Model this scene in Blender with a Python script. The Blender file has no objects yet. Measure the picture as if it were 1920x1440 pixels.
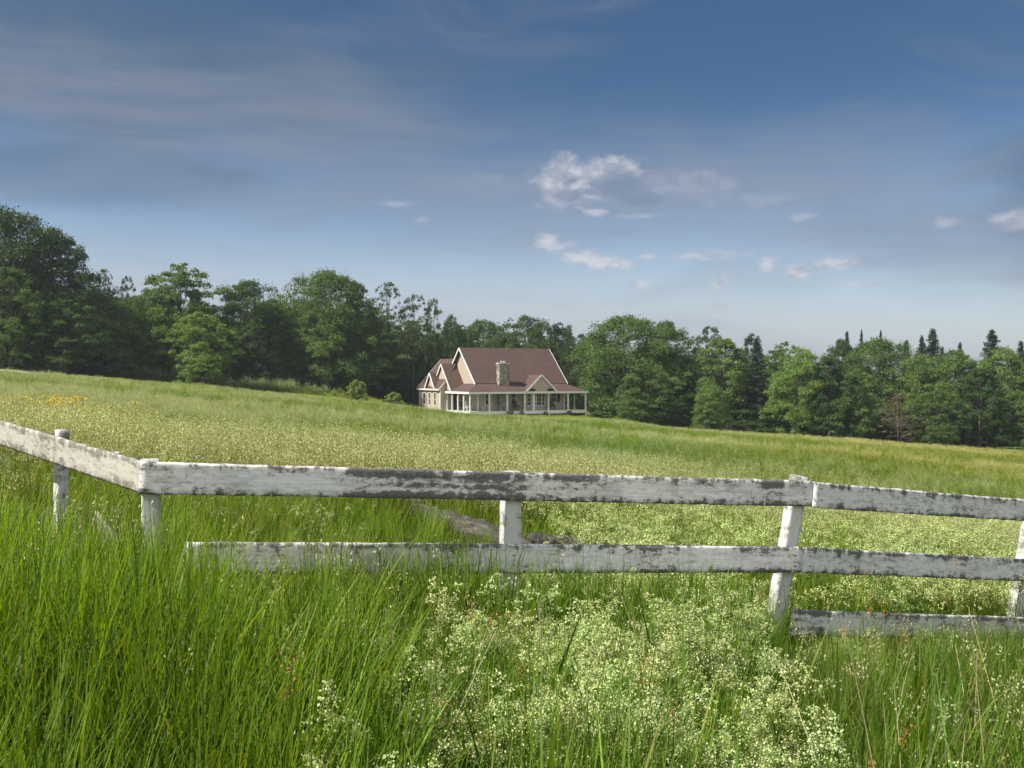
import bpy, math, random
import numpy as np
from mathutils import Vector, Matrix, Euler
R = math.radians
C = bpy.context.scene.collection
FPX = 1867.0           # focal length in photo pixels (35 mm on 36 mm, 1920 px wide)
HOR = 705.0            # photo row of the horizon

# ------------------------------------------------------------------ camera, sky, sun, exposure
cam_d = bpy.data.cameras.new('camera')
cam = bpy.data.objects.new('camera', cam_d); C.objects.link(cam)
cam_d.lens = 35.0; cam_d.sensor_width = 36.0
cam_d.clip_start = 0.05; cam_d.clip_end = 5000
cam.location = (0, 0, 0)
cam.rotation_euler = (R(90) - math.atan(15 / FPX), 0, 0)
bpy.context.scene.camera = cam
sc = bpy.context.scene
sc.view_settings.view_transform = 'Standard'
sc.view_settings.look = 'None'
sc.view_settings.gamma = 1
sc.view_settings.exposure = 1.25
sc.cycles.max_bounces = 6
sc.cycles.diffuse_bounces = 3
sc.cycles.glossy_bounces = 2
sc.cycles.transmission_bounces = 4
sc.cycles.transparent_max_bounces = 4
sc.cycles.use_denoising = True
sc.cycles.denoiser = 'OPENIMAGEDENOISE'
sc.cycles.denoising_input_passes = 'RGB_ALBEDO_NORMAL'
sc.cycles.denoising_prefilter = 'ACCURATE'
sc.cycles.use_adaptive_sampling = True
sc.cycles.adaptive_threshold = 0.01
sc.cycles.sample_clamp_indirect = 4.0
sc.cycles.caustics_reflective = False
sc.cycles.caustics_refractive = False

SUN_AZ, SUN_EL = -113.0, 48.0       # degrees, clockwise from +Y (the view direction); the sun stands to the left
sd = Vector((math.sin(R(SUN_AZ)) * math.cos(R(SUN_EL)), math.cos(R(SUN_AZ)) * math.cos(R(SUN_EL)), math.sin(R(SUN_EL))))
sun_d = bpy.data.lights.new('sun', 'SUN'); sun_d.energy = 3.3; sun_d.angle = R(0.5); sun_d.color = (1.0, 0.93, 0.82)
sun = bpy.data.objects.new('sun', sun_d); C.objects.link(sun)
sun.rotation_euler = (-sd).to_track_quat('-Z', 'Y').to_euler()


class NT:
    """tiny node-tree helper"""
    def __init__(s, tree): s.t = tree
    def n(s, typ, ins=None, **props):
        nd = s.t.nodes.new(typ)
        for k, v in props.items(): setattr(nd, k, v)
        for k, v in (ins or {}).items(): s.put(nd, k, v)
        return nd
    def put(s, nd, k, v):
        sock = nd.inputs[k]
        if isinstance(v, bpy.types.NodeSocket): s.t.links.new(v, sock)
        elif isinstance(v, bpy.types.Node): s.t.links.new(v.outputs[0], sock)
        else: sock.default_value = v
    def m(s, op, a, b=None, c=None, clamp=False):
        nd = s.t.nodes.new('ShaderNodeMath'); nd.operation = op; nd.use_clamp = clamp
        for i, v in enumerate((a, b, c)):
            if v is not None: s.put(nd, i, v)
        return nd.outputs[0]
    def ramp(s, f, stops, interp='LINEAR'):
        nd = s.t.nodes.new('ShaderNodeValToRGB'); e = nd.color_ramp.elements; nd.color_ramp.interpolation = interp
        while len(e) < len(stops): e.new(0.5)
        for el, (p, c) in zip(e, stops):
            el.position = p; el.color = (*c, 1) if len(c) == 3 else c
        s.put(nd, 0, f); return nd.outputs[0]
    def smooth(s, f, a, b):
        nd = s.t.nodes.new('ShaderNodeMapRange'); nd.interpolation_type = 'SMOOTHSTEP'
        s.put(nd, 0, f); nd.inputs[1].default_value = a; nd.inputs[2].default_value = b
        return nd.outputs[0]
    def mix(s, f, a, b, blend='MIX'):
        nd = s.t.nodes.new('ShaderNodeMix'); nd.data_type = 'RGBA'; nd.blend_type = blend
        for i, v in ((0, f), (6, a), (7, b)):
            if isinstance(v, tuple) and len(v) == 3: v = (*v, 1)
            s.put(nd, i, v)
        return nd.outputs[2]
    def xyz(s, x, y, z):
        return s.n('ShaderNodeCombineXYZ', {0: x, 1: y, 2: z}).outputs[0]
    def noise(s, vec, scale, detail=4, rough=.5, dist=0.0):
        nd = s.n('ShaderNodeTexNoise', {'Vector': vec, 'Scale': scale, 'Detail': detail, 'Roughness': rough, 'Distortion': dist})
        return nd.outputs[0]


def build_world():
    w = bpy.data.worlds.new('World'); sc.world = w; w.use_nodes = True
    w.node_tree.nodes.clear(); k = NT(w.node_tree)
    sky = k.n('ShaderNodeTexSky', sky_type='NISHITA', sun_disc=False, sun_elevation=R(SUN_EL), sun_rotation=R(SUN_AZ) % (2 * math.pi),
              altitude=200, air_density=1.0, dust_density=1.2, ozone_density=2.0)
    tc = k.n('ShaderNodeTexCoord').outputs['Generated']
    s = k.n('ShaderNodeSeparateXYZ', {0: tc})
    X, Y, Z = s.outputs
    az = k.m('ARCTAN2', X, Y)
    el = k.m('ARCSINE', k.m('MINIMUM', k.m('MAXIMUM', Z, -1), 1))
    base = k.n('ShaderNodeHueSaturation', {'Saturation': SKY_SAT, 'Value': 1.0, 'Color': sky.outputs[0]}).outputs[0]
    # deeper blue aloft
    t = k.smooth(el, 0.0, 0.30)
    col = k.mix(1.0, base, k.mix(t, SKY_LOW, SKY_HIGH), 'MULTIPLY')
    # unseen bright cloud added behind the camera as fill for camera-facing surfaces
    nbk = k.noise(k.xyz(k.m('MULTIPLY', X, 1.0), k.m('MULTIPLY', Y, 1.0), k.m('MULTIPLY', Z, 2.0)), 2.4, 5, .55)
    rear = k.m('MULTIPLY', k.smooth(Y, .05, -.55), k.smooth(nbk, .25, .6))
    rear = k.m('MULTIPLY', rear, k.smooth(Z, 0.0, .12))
    col = k.mix(rear, col, BACKFILL)
    hz = k.m('MULTIPLY', k.smooth(el, .155, .01), k.m('ADD', .70, k.m('MULTIPLY', az, -.7)), clamp=True)
    col = k.mix(hz, col, HORIZON)
    # upper-left grey sheet and right-hand grey bank
    def blob(px, py, rx, ry, wob=1.0):
        u0 = math.atan((px - 960) / FPX); v0 = math.atan((HOR - py) / FPX * math.cos(u0))
        a = k.m('DIVIDE', k.m('SUBTRACT', az, u0), rx / FPX); b = k.m('DIVIDE', k.m('SUBTRACT', el, v0), ry / FPX)
        d = k.m('SQRT', k.m('ADD', k.m('MULTIPLY', a, a), k.m('MULTIPLY', b, b)))
        return d
    nb = k.noise(k.xyz(k.m('MULTIPLY', az, 5), k.m('MULTIPLY', el, 12), 9.3), 1.8, 6, .55, .2)
    for (px, py, rx, ry, a) in ((120, 110, 760, 150, .55), (2000, 330, 170, 120, .6), (1850, 430, 330, 90, .3), (120, 330, 330, 60, .4)):
        m = k.smooth(k.m('ADD', blob(px, py, rx, ry), k.m('MULTIPLY', k.m('SUBTRACT', nb, .5), -1.6)), 1.15, .35)
        col = k.mix(k.m('MULTIPLY', m, a), col, GREYCLOUD)
    # ---- thin high cloud: broad streaky veils
    warp = k.noise(k.xyz(k.m('MULTIPLY', az, 2.2), k.m('MULTIPLY', el, 5.0), 3.1), 1.6, 3, .5)
    v1 = k.xyz(k.m('ADD', k.m('MULTIPLY', az, 2.0), k.m('MULTIPLY', el, 1.8)), k.m('ADD', k.m('MULTIPLY', el, 9.0), k.m('MULTIPLY', warp, 1.6)), 0.7)
    n1 = k.noise(v1, 1.5, 7, .52, .3)
    veil = k.smooth(n1, .44, .66)
    # where the veil lies: a long band from the upper left down to the right
    band_c = k.m('ADD', .195, k.m('MULTIPLY', az, -.16))
    bd = k.m('ABSOLUTE', k.m('SUBTRACT', el, band_c))
    band = k.smooth(k.m('ADD', bd, k.m('MULTIPLY', k.m('SUBTRACT', n1, .5), -.22)), .105, .0)
    veil2 = k.m('MAXIMUM', k.m('MULTIPLY', band, .95), k.m('MULTIPLY', veil, .42))
    st = k.noise(k.xyz(k.m('ADD', k.m('MULTIPLY', az, 2.6), k.m('MULTIPLY', el, 2.2)), k.m('ADD', k.m('MULTIPLY', el, 24.0), k.m('MULTIPLY', warp, .9)), 4.4), 1.7, 7, .6, .1)
    veil2 = k.m('MULTIPLY', veil2, k.m('ADD', .42, k.m('MULTIPLY', k.smooth(st, .32, .68), .75)), clamp=True)
    col = k.mix(k.m('MULTIPLY', veil2, CIRRUS_A), col, CIRRUS)
    # ---- small fair-weather cumulus low over the wood
    vf = k.xyz(k.m('MULTIPLY', az, 1.0), k.m('MULTIPLY', el, 1.5), 0.0)
    nf = k.noise(vf, 46, 7, .58, .25)
    nf2 = k.noise(vf, 17, 3, .5)
    nn = k.m('ADD', k.m('MULTIPLY', nf, .62), k.m('MULTIPLY', nf2, .38))
    shd = k.smooth(k.noise(k.n('ShaderNodeVectorMath', {0: vf, 1: (.004, .012, 0)}, operation='ADD').outputs[0], 46, 7, .58, .25), .44, .60)
    puffcol = k.mix(k.m('MULTIPLY', shd, .75), WHITECLOUD, PUFFSHADE)
    puff = [(1030, 452, 36, 26, .95), (1068, 478, 26, 22, .75), (1100, 484, 42, 17, .95), (1150, 494, 52, 16, .95), (1204, 532, 40, 13, .8), (1348, 528, 28, 16, .85),
            (1438, 494, 23, 20, .9), (1497, 510, 32, 14, .95), (1580, 492, 44, 15, .9), (1900, 412, 46, 22, .6), (1775, 418, 34, 16, .4), (1330, 480, 90, 10, .55), (1505, 408, 26, 9, .4),
            (1110, 345, 105, 44, .38), (1040, 345, 52, 52, .85), (1125, 316, 80, 26, .8), (1090, 360, 56, 30, .7), (1118, 397, 26, 9, .7), (790, 411, 20, 9, .35), (735, 382, 60, 7, .35), (1210, 405, 60, 7, .35), (1215, 482, 34, 8, .5),
            (1430, 372, 80, 20, .16), (1290, 345, 120, 34, .22), (900, 345, 100, 26, .10), (1350, 575, 30, 6, .5), (1610, 532, 60, 8, .35)]
    for (px, py, rx, ry, a) in puff:
        m = k.smooth(k.m('ADD', blob(px, py, rx * 1.0, ry * 1.05), k.m('MULTIPLY', k.m('SUBTRACT', nn, .5), -3.4)), 1.05, .1)
        col = k.mix(k.m('MULTIPLY', m, a * .8), col, puffcol)
    for (px, py, rx, ry, a) in ((1152, 350, 62, 24, .85), (1062, 366, 36, 14, .75), (1205, 376, 44, 14, .6)):
        m = k.smooth(k.m('ADD', blob(px, py, rx, ry), k.m('MULTIPLY', k.m('SUBTRACT', nn, .5), -2.6)), 1.15, .4)
        col = k.mix(k.m('MULTIPLY', m, a), col, DARKPUFF)
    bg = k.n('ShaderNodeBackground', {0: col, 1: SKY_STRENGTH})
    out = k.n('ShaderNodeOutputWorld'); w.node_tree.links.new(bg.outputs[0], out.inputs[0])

SKY_STRENGTH = 0.08
SKY_SAT = .82
SKY_LOW, SKY_HIGH = (.70, .73, .80), (.145, .255, .365)
CIRRUS_A = .56
PUFFSHADE = (1.8, 2.0, 2.45)
HORIZON = (3.0, 3.15, 3.4)
BACKFILL = (6.4, 6.2, 6.2)
CIRRUS = (1.42, 1.60, 2.0)
GREYCLOUD = (.46, .76, 1.2)
WHITECLOUD = (3.7, 3.65, 3.85)
DARKPUFF = (.95, 1.35, 2.0)
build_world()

# ------------------------------------------------------------------ helpers
def tag(o, label=None, cat=None, group=None, kind=None):
    for k, v in (('label', label), ('category', cat), ('group', group), ('kind', kind)):
        if v: o[k] = v
    return o
def empty(name, loc=(0, 0, 0), rz=0.0, scale=None):
    o = bpy.data.objects.new(name, None); C.objects.link(o)
    o.location = loc; o.rotation_euler = (0, 0, rz); o.empty_display_size = .3
    if scale: o.scale = scale
    return o
def mesh_np(name, V, parts, mats, smooth=False):
    """V (n,3); parts = list of (faces (m,k) int array, material index)"""
    me = bpy.data.meshes.new(name)
    V = np.asarray(V, dtype=np.float32)
    me.vertices.add(len(V)); me.vertices.foreach_set('co', V.ravel())
    loops, starts, mi, pos = [], [], [], 0
    for F, m in parts:
        F = np.asarray(F, dtype=np.int32)
        if not len(F): continue
        n, k = F.shape
        loops.append(F.ravel()); starts.append(np.arange(n, dtype=np.int32) * k + pos); mi.append(np.full(n, m, dtype=np.int32)); pos += n * k
    loops = np.concatenate(loops); starts = np.concatenate(starts); mi = np.concatenate(mi)
    me.loops.add(len(loops)); me.loops.foreach_set('vertex_index', loops)
    me.polygons.add(len(starts)); me.polygons.foreach_set('loop_start', starts)
    me.polygons.foreach_set('material_index', mi)
    if smooth: me.polygons.foreach_set('use_smooth', np.ones(len(starts), dtype=bool))
    for m in mats: me.materials.append(m)
    me.update(calc_edges=True)
    return me
class MB:
    """collects pieces, builds one mesh object"""
    def __init__(s): s.v = []; s.f = []
    def add(s, verts, faces):
        b = len(s.v); s.v += [tuple(p) for p in verts]; s.f += [tuple(i + b for i in f) for f in faces]; return s
    def box(s, x0, x1, y0, y1, z0, z1):
        return s.add([(x0, y0, z0), (x1, y0, z0), (x1, y1, z0), (x0, y1, z0), (x0, y0, z1), (x1, y0, z1), (x1, y1, z1), (x0, y1, z1)],
                     [(0, 3, 2, 1), (4, 5, 6, 7), (0, 1, 5, 4), (1, 2, 6, 5), (2, 3, 7, 6), (3, 0, 4, 7)])
    def prism(s, poly, d):
        """closed polygon (list of 3-D points) extruded by vector d"""
        n = len(poly); d = Vector(d)
        top = [Vector(p) for p in poly]; bot = [p + d for p in top]
        return s.add(top + bot, [tuple(range(n)), tuple(range(2 * n - 1, n - 1, -1))] + [(i, i + n, (i + 1) % n + n, (i + 1) % n) for i in range(n)])
    def beam(s, a, b, w, h, up=(0, 0, 1)):
        a, b = Vector(a), Vector(b); d = (b - a).normalized(); side = d.cross(Vector(up)).normalized(); u = side.cross(d).normalized()
        p = []
        for q in (a, b):
            for i, j in ((-1, -1), (1, -1), (1, 1), (-1, 1)): p.append(q + side * (i * w / 2) + u * (j * h / 2))
        return s.add(p, [(3, 2, 1, 0), (4, 5, 6, 7), (0, 1, 5, 4), (1, 2, 6, 5), (2, 3, 7, 6), (3, 0, 4, 7)])
    def tube(s, pts, rad, n=8):
        pts = [Vector(p) for p in pts]; b = []; rings = []
        for i, p in enumerate(pts):
            d = (pts[min(i + 1, len(pts) - 1)] - pts[max(i - 1, 0)]).normalized()
            a = d.cross(Vector((.31, .87, .13))).normalized(); c = d.cross(a)
            rings.append(len(b)); b += [p + (a * math.cos(2 * math.pi * j / n) + c * math.sin(2 * math.pi * j / n)) * rad[i] for j in range(n)]
        f = []
        for i in range(len(pts) - 1):
            for j in range(n): f.append((i * n + j, i * n + (j + 1) % n, (i + 1) * n + (j + 1) % n, (i + 1) * n + j))
        f.append(tuple(range(n - 1, -1, -1))); f.append(tuple(len(b) - n + j for j in range(n)))
        return s.add(b, f)
    def build(s, name, mat, parent=None, smooth=False, bevel=0.0):
        me = bpy.data.meshes.new(name); me.from_pydata(s.v, [], s.f); me.materials.append(mat)
        import bmesh
        bm = bmesh.new(); bm.from_mesh(me); bmesh.ops.recalc_face_normals(bm, faces=bm.faces); bm.to_mesh(me); bm.free()
        if smooth: me.polygons.foreach_set('use_smooth', [True] * len(me.polygons))
        me.update()
        o = bpy.data.objects.new(name, me); C.objects.link(o)
        if bevel:
            b = o.modifiers.new('bevel', 'BEVEL'); b.width = bevel; b.segments = 2
        if parent: o.parent = parent
        return o
def link_mesh(name, me, parent=None, color=None):
    o = bpy.data.objects.new(name, me); C.objects.link(o)
    if parent: o.parent = parent
    if color: o.color = (*color, 1)
    return o

# ------------------------------------------------------------------ materials
def mat(name):
    m = bpy.data.materials.new(name); m.use_nodes = True; m.node_tree.nodes.clear()
    return m, NT(m.node_tree)
def out(m, k, shader): k.t.links.new(shader, k.n('ShaderNodeOutputMaterial').inputs[0]); return m
def principled(k, col, rough=.7, bump=None, bs=.3, bd=.02, spec=.3):
    p = k.n('ShaderNodeBsdfPrincipled', {'Base Color': col, 'Roughness': rough, 'Specular IOR Level': spec})
    if bump is not None:
        b = k.n('ShaderNodeBump', {'Height': bump, 'Strength': bs, 'Distance': bd}); k.put(p, 'Normal', b.outputs[0])
    return p.outputs[0]
def leafy(k, col, trans=.35, tcol=None, gloss=.06, rough=.45):
    d = k.n('ShaderNodeBsdfDiffuse', {'Color': col}).outputs[0]
    t = k.n('ShaderNodeBsdfTranslucent', {'Color': tcol if tcol is not None else col}).outputs[0]
    a = k.n('ShaderNodeMixShader', {0: trans, 1: d, 2: t}).outputs[0]
    g = k.n('ShaderNodeBsdfGlossy', {'Color': (1, 1, 1, 1), 'Roughness': rough}).outputs[0]
    return k.n('ShaderNodeMixShader', {0: gloss, 1: a, 2: g}).outputs[0]
def simple(name, col, rough=.7, var=.12, scale=6.0, spec=.3):
    m, k = mat(name)
    p = k.n('ShaderNodeTexCoord').outputs['Object']
    n = k.noise(p, scale, 4)
    c = k.mix(n, tuple(x * (1 - var) for x in col), tuple(min(1, x * (1 + var)) for x in col))
    return out(m, k, principled(k, c, rough, spec=spec))

def m_tree_leaf():
    m, k = mat('tree_leaves')
    oi = k.n('ShaderNodeObjectInfo'); geo = k.n('ShaderNodeNewGeometry')
    tc = k.n('ShaderNodeTexCoord').outputs['Object']
    n = k.noise(tc, .55, 2)
    r = geo.outputs['Random Per Island']
    f = k.m('ADD', k.m('MULTIPLY', k.m('SUBTRACT', r, .5), .75), k.m('MULTIPLY', k.m('SUBTRACT', n, .5), .9))
    val = k.m('ADD', 1.0, f)
    c = k.n('ShaderNodeHueSaturation', {'Hue': k.m('ADD', .5, k.m('MULTIPLY', k.m('SUBTRACT', n, .5), -.06)), 'Saturation': 1.0, 'Value': val, 'Color': oi.outputs['Color']}).outputs[0]
    t = k.mix(1.0, c, (1.55, 1.35, .6), 'MULTIPLY')
    return out(m, k, leafy(k, c, .38, t, .012, .6))
def m_bark(name, a, b):
    m, k = mat(name)
    tc = k.n('ShaderNodeTexCoord').outputs['Object']
    mp = k.n('ShaderNodeMapping', {0: tc, 'Scale': (3, 3, .6)}).outputs[0]
    n = k.noise(mp, 3, 6, .6)
    return out(m, k, principled(k, k.mix(n, a, b), .9, n, .6, .05))
def m_grass(name, stops, inst=True, trans=.45, tmul=(1.7, 1.45, .4), gloss=.012, var=.35):
    """blade colour: per-blade ramp, tinted per clump by the plant's own tint"""
    m, k = mat(name)
    r = k.n('ShaderNodeNewGeometry').outputs['Random Per Island']
    c = k.ramp(r, stops)
    if inst:
        at = k.n('ShaderNodeAttribute', attribute_type='INSTANCER', attribute_name='tint')
        c = k.mix(1.0, c, at.outputs['Color'], 'MULTIPLY')
    t = k.mix(1.0, c, tmul, 'MULTIPLY')
    return out(m, k, leafy(k, c, trans, t, gloss, .6))

M = {}
M['leaf'] = m_tree_leaf()
M['bark'] = m_bark('bark', (.05, .04, .03), (.14, .12, .10))
M['birch'] = m_bark('pale_bark', (.22, .21, .18), (.45, .44, .40))
M['blade'] = m_grass('grass_blades', [(0, (.060, .128, .010)), (.35, (.100, .190, .015)), (.7, (.145, .245, .022)), (.95, (.200, .275, .042)), (1, (.25, .26, .09))])
M['thin'] = m_grass('meadow_blades', [(0, (.062, .110, .018)), (.4, (.100, .155, .028)), (.8, (.145, .185, .042)), (1, (.22, .21, .085))])
M['seed'] = m_grass('seed_heads', [(0, (.30, .35, .16)), (.5, (.42, .46, .25)), (1, (.54, .55, .36))], trans=.3, tmul=(1.2, 1.1, .7), gloss=.02)
M['flower'] = m_grass('tiny_cream_flowers', [(0, (.37, .48, .16)), (.5, (.53, .62, .27)), (1, (.72, .77, .44))], trans=.3, tmul=(1.1, 1.1, .7), gloss=.02)
M['straw'] = m_grass('dry_straw_stalks', [(0, (.24, .23, .10)), (.6, (.36, .33, .17)), (1, (.50, .46, .28))], trans=.3, tmul=(1.2, 1.1, .7))
M['weed'] = m_grass('weed_stems', [(0, (.045, .095, .014)), (.6, (.095, .16, .03)), (1, (.16, .21, .055))])
M['yellow'] = m_grass('yellow_petals', [(0, (.60, .42, .02)), (1, (.80, .62, .03))], trans=.25, tmul=(1.1, 1.0, .5), gloss=.03)
M['rust'] = m_grass('rusty_seed_heads', [(0, (.36, .16, .07)), (1, (.52, .27, .12))], trans=.25, tmul=(1.2, 1, .6), gloss=.02)

def m_ground():
    m, k = mat('meadow_soil')
    geo = k.n('ShaderNodeNewGeometry').outputs['Position']
    s = k.n('ShaderNodeSeparateXYZ', {0: geo}); X, Y, Z = s.outputs
    nb = k.noise(k.xyz(k.m('MULTIPLY', X, .03), k.m('MULTIPLY', Y, .09), 0), 1.0, 5, .55)
    nf = k.noise(geo, 6.0, 5, .65)
    c = k.ramp(nb, [(.30, (.060, .085, .018)), (.48, (.085, .110, .026)), (.58, (.120, .130, .034)), (.72, (.075, .105, .022))])
    c = k.mix(1.0, c, k.ramp(nf, [(.25, (.55, .55, .5)), (.75, (1.35, 1.35, 1.3))]), 'MULTIPLY')
    # mown lawn round the house
    lawn = k.m('SUBTRACT', k.m('SQRT', k.m('ADD', k.m('POWER', k.m('DIVIDE', k.m('SUBTRACT', X, 5.0), 24.0), 2), k.m('POWER', k.m('DIVIDE', k.m('SUBTRACT', Y, 124.0), 15.0), 2))), k.m('MULTIPLY', nb, .25))
    strip = k.m('MULTIPLY', k.smooth(k.m('ABSOLUTE', k.m('ADD', k.m('DIVIDE', X, Y), .19)), .12, .09), k.m('MULTIPLY', k.smooth(Y, 110, 113), k.smooth(Y, 131, 126)))
    c = k.mix(k.m('MAXIMUM', strip, k.smooth(lawn, .92, .80)), c, k.mix(nf, (.125, .155, .022), (.175, .195, .035)))
    return out(m, k, principled(k, c, .95, nf, .5, .05, spec=.1))
M['ground'] = m_ground()
def m_siding(name, a, b):
    m, k = mat(name)
    tc = k.n('ShaderNodeTexCoord').outputs['Object']
    z = k.n('ShaderNodeSeparateXYZ', {0: tc}).outputs[2]
    saw = k.m('FRACT', k.m('DIVIDE', z, .14))
    n = k.noise(tc, 1.3, 4)
    return out(m, k, principled(k, k.mix(n, a, b), .65, saw, .12, .01))
M['siding'] = m_siding('tan_clapboard', (.39, .325, .26), (.45, .38, .31))
M['white'] = simple('white_trim_paint', (.74, .74, .72), .5, .05)
M['dark'] = simple('dark_shutter_paint', (.022, .020, .020), .5)
def m_roof():
    m, k = mat('brown_shingles')
    tc = k.n('ShaderNodeTexCoord').outputs['Object']
    s = k.n('ShaderNodeSeparateXYZ', {0: tc})
    row = k.m('FRACT', k.m('DIVIDE', s.outputs[2], .11))
    n = k.noise(tc, 1.1, 4, .6); n2 = k.n('ShaderNodeTexVoronoi', {'Vector': k.n('ShaderNodeMapping', {0: tc, 'Scale': (3.2, 3.2, 9)}).outputs[0], 'Scale': 1.0}).outputs['Color']
    c = k.mix(n, (.088, .058, .052), (.130, .087, .078))
    c = k.mix(.28, c, k.mix(1.0, c, n2, 'MULTIPLY'))
    return out(m, k, principled(k, c, .9, row, .6, .02, spec=.15))
M['roof'] = m_roof()
def m_stone():
    m, k = mat('grey_fieldstone')
    tc = k.n('ShaderNodeTexCoord').outputs['Object']
    mp = k.n('ShaderNodeMapping', {0: tc, 'Scale': (3.0, 3.0, 4.2)}).outputs[0]
    v = k.n('ShaderNodeTexVoronoi', {'Vector': mp, 'Scale': 1.0, 'Randomness': .9})
    e = k.n('ShaderNodeTexVoronoi', {'Vector': mp, 'Scale': 1.0, 'Randomness': .9}, feature='DISTANCE_TO_EDGE').outputs[0]
    g = k.n('ShaderNodeRGBToBW', {0: v.outputs['Color']}).outputs[0]
    c = k.ramp(g, [(.1, (.12, .105, .09)), (.45, (.27, .25, .21)), (.8, (.42, .39, .34))])
    c = k.mix(k.smooth(e, .07, .02), c, (.30, .28, .25))
    return out(m, k, principled(k, c, .9, k.smooth(e, .0, .12), .8, .05))
M['stone'] = m_stone()
def m_glass():
    m, k = mat('window_glass')
    return out(m, k, principled(k, (.018, .022, .024, 1), .06, spec=.6))
M['glass'] = m_glass()
def m_wood(name, base_a, base_b, bare, lichen, amount, edge=True):
    """old white fence paint: rain-streaked, flaking to grey wood, black lichen along the edges and in patches"""
    m, k = mat(name)
    tc = k.n('ShaderNodeTexCoord').outputs['Object']
    oi = k.n('ShaderNodeObjectInfo').outputs['Random']
    p = k.n('ShaderNodeVectorMath', {0: tc, 1: k.xyz(k.m('MULTIPLY', oi, 37.0), k.m('MULTIPLY', oi, 11.0), k.m('MULTIPLY', oi, 53.0))}, operation='ADD').outputs[0]
    grain = k.noise(k.n('ShaderNodeMapping', {0: p, 'Scale': (1.6, 30, 40)}).outputs[0], 1.0, 5, .65, .4)
    mott = k.noise(k.n('ShaderNodeMapping', {0: p, 'Scale': (4, 12, 12)}).outputs[0], 1.0, 5, .6)
    c = k.mix(k.m('MULTIPLY', grain, 1.0), base_a, base_b)
    c = k.mix(k.smooth(mott, .50, .72), c, tuple(x * .72 for x in base_a))
    big = k.noise(k.n('ShaderNodeMapping', {0: p, 'Scale': (1.9, 5, 9)}).outputs[0], 1.0, 3, .55)
    fine = k.noise(k.n('ShaderNodeMapping', {0: p, 'Scale': (58, 80, 70)}).outputs[0], 1.0, 6, .7)
    midn = k.noise(k.n('ShaderNodeMapping', {0: p, 'Scale': (15, 30, 34)}).outputs[0], 1.0, 4, .6)
    at = k.n('ShaderNodeAttribute', attribute_name='edge_wear').outputs['Fac']      # 0 at mid board, 1 at its edges
    pat = k.n('ShaderNodeAttribute', attribute_name='lichen').outputs['Fac']        # where lichen patches grow on this board
    streak = k.noise(k.n('ShaderNodeMapping', {0: p, 'Scale': (11, 3, 1.6)}).outputs[0], 1.0, 4, .6)
    e = k.m('ADD', k.m('MULTIPLY', at, .27 if edge else .12), k.m('ADD', k.m('MULTIPLY', midn, .9), k.m('MULTIPLY', fine, .6)))
    e = k.m('ADD', e, k.m('ADD', k.m('MULTIPLY', pat, .30), k.m('MULTIPLY', k.m('SUBTRACT', big, .5), .5)))
    e = k.m('ADD', e, k.m('MULTIPLY', k.m('MULTIPLY', k.m('SUBTRACT', streak, .42), 2.0), k.m('POWER', at, .33)))
    mask = k.smooth(e, .98 - amount, 1.17 - amount)
    crack = k.smooth(k.noise(k.n('ShaderNodeMapping', {0: p, 'Scale': (1.1, 55, 60)}).outputs[0], 1.0, 3, .6, .6), .63, .70)
    c = k.mix(k.m('MULTIPLY', crack, .5), c, (.16, .15, .14))
    stain = k.smooth(e, .78 - amount, 1.05 - amount)
    c = k.mix(k.m('MULTIPLY', stain, .45), c, (.33, .33, .31))
    flake = k.smooth(k.m('ADD', k.m('MULTIPLY', fine, .5), k.m('MULTIPLY', grain, .6)), .60, .72)
    c = k.mix(k.m('MULTIPLY', flake, .55), c, bare)
    c = k.mix(k.m('MULTIPLY', mask, .9), c, k.mix(k.smooth(fine, .35, .65), lichen, tuple(x * 4.2 for x in lichen)))
    return out(m, k, principled(k, c, .85, k.m('ADD', k.m('MULTIPLY', grain, .6), k.m('MULTIPLY', mask, .6)), .5, .006, spec=.2))
M['fence'] = m_wood('weathered_white_paint', (.68, .69, .69), (.82, .82, .81), (.30, .29, .27), (.036, .035, .033), .055)
M['greyed'] = m_wood('lichened_grey_paint', (.36, .35, .30), (.52, .51, .46), (.26, .24, .20), (.06, .058, .045), .10)
M['post'] = m_wood('weathered_post_paint', (.52, .54, .53), (.68, .69, .68), (.27, .26, .23), (.07, .07, .06), .0, False)

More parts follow.
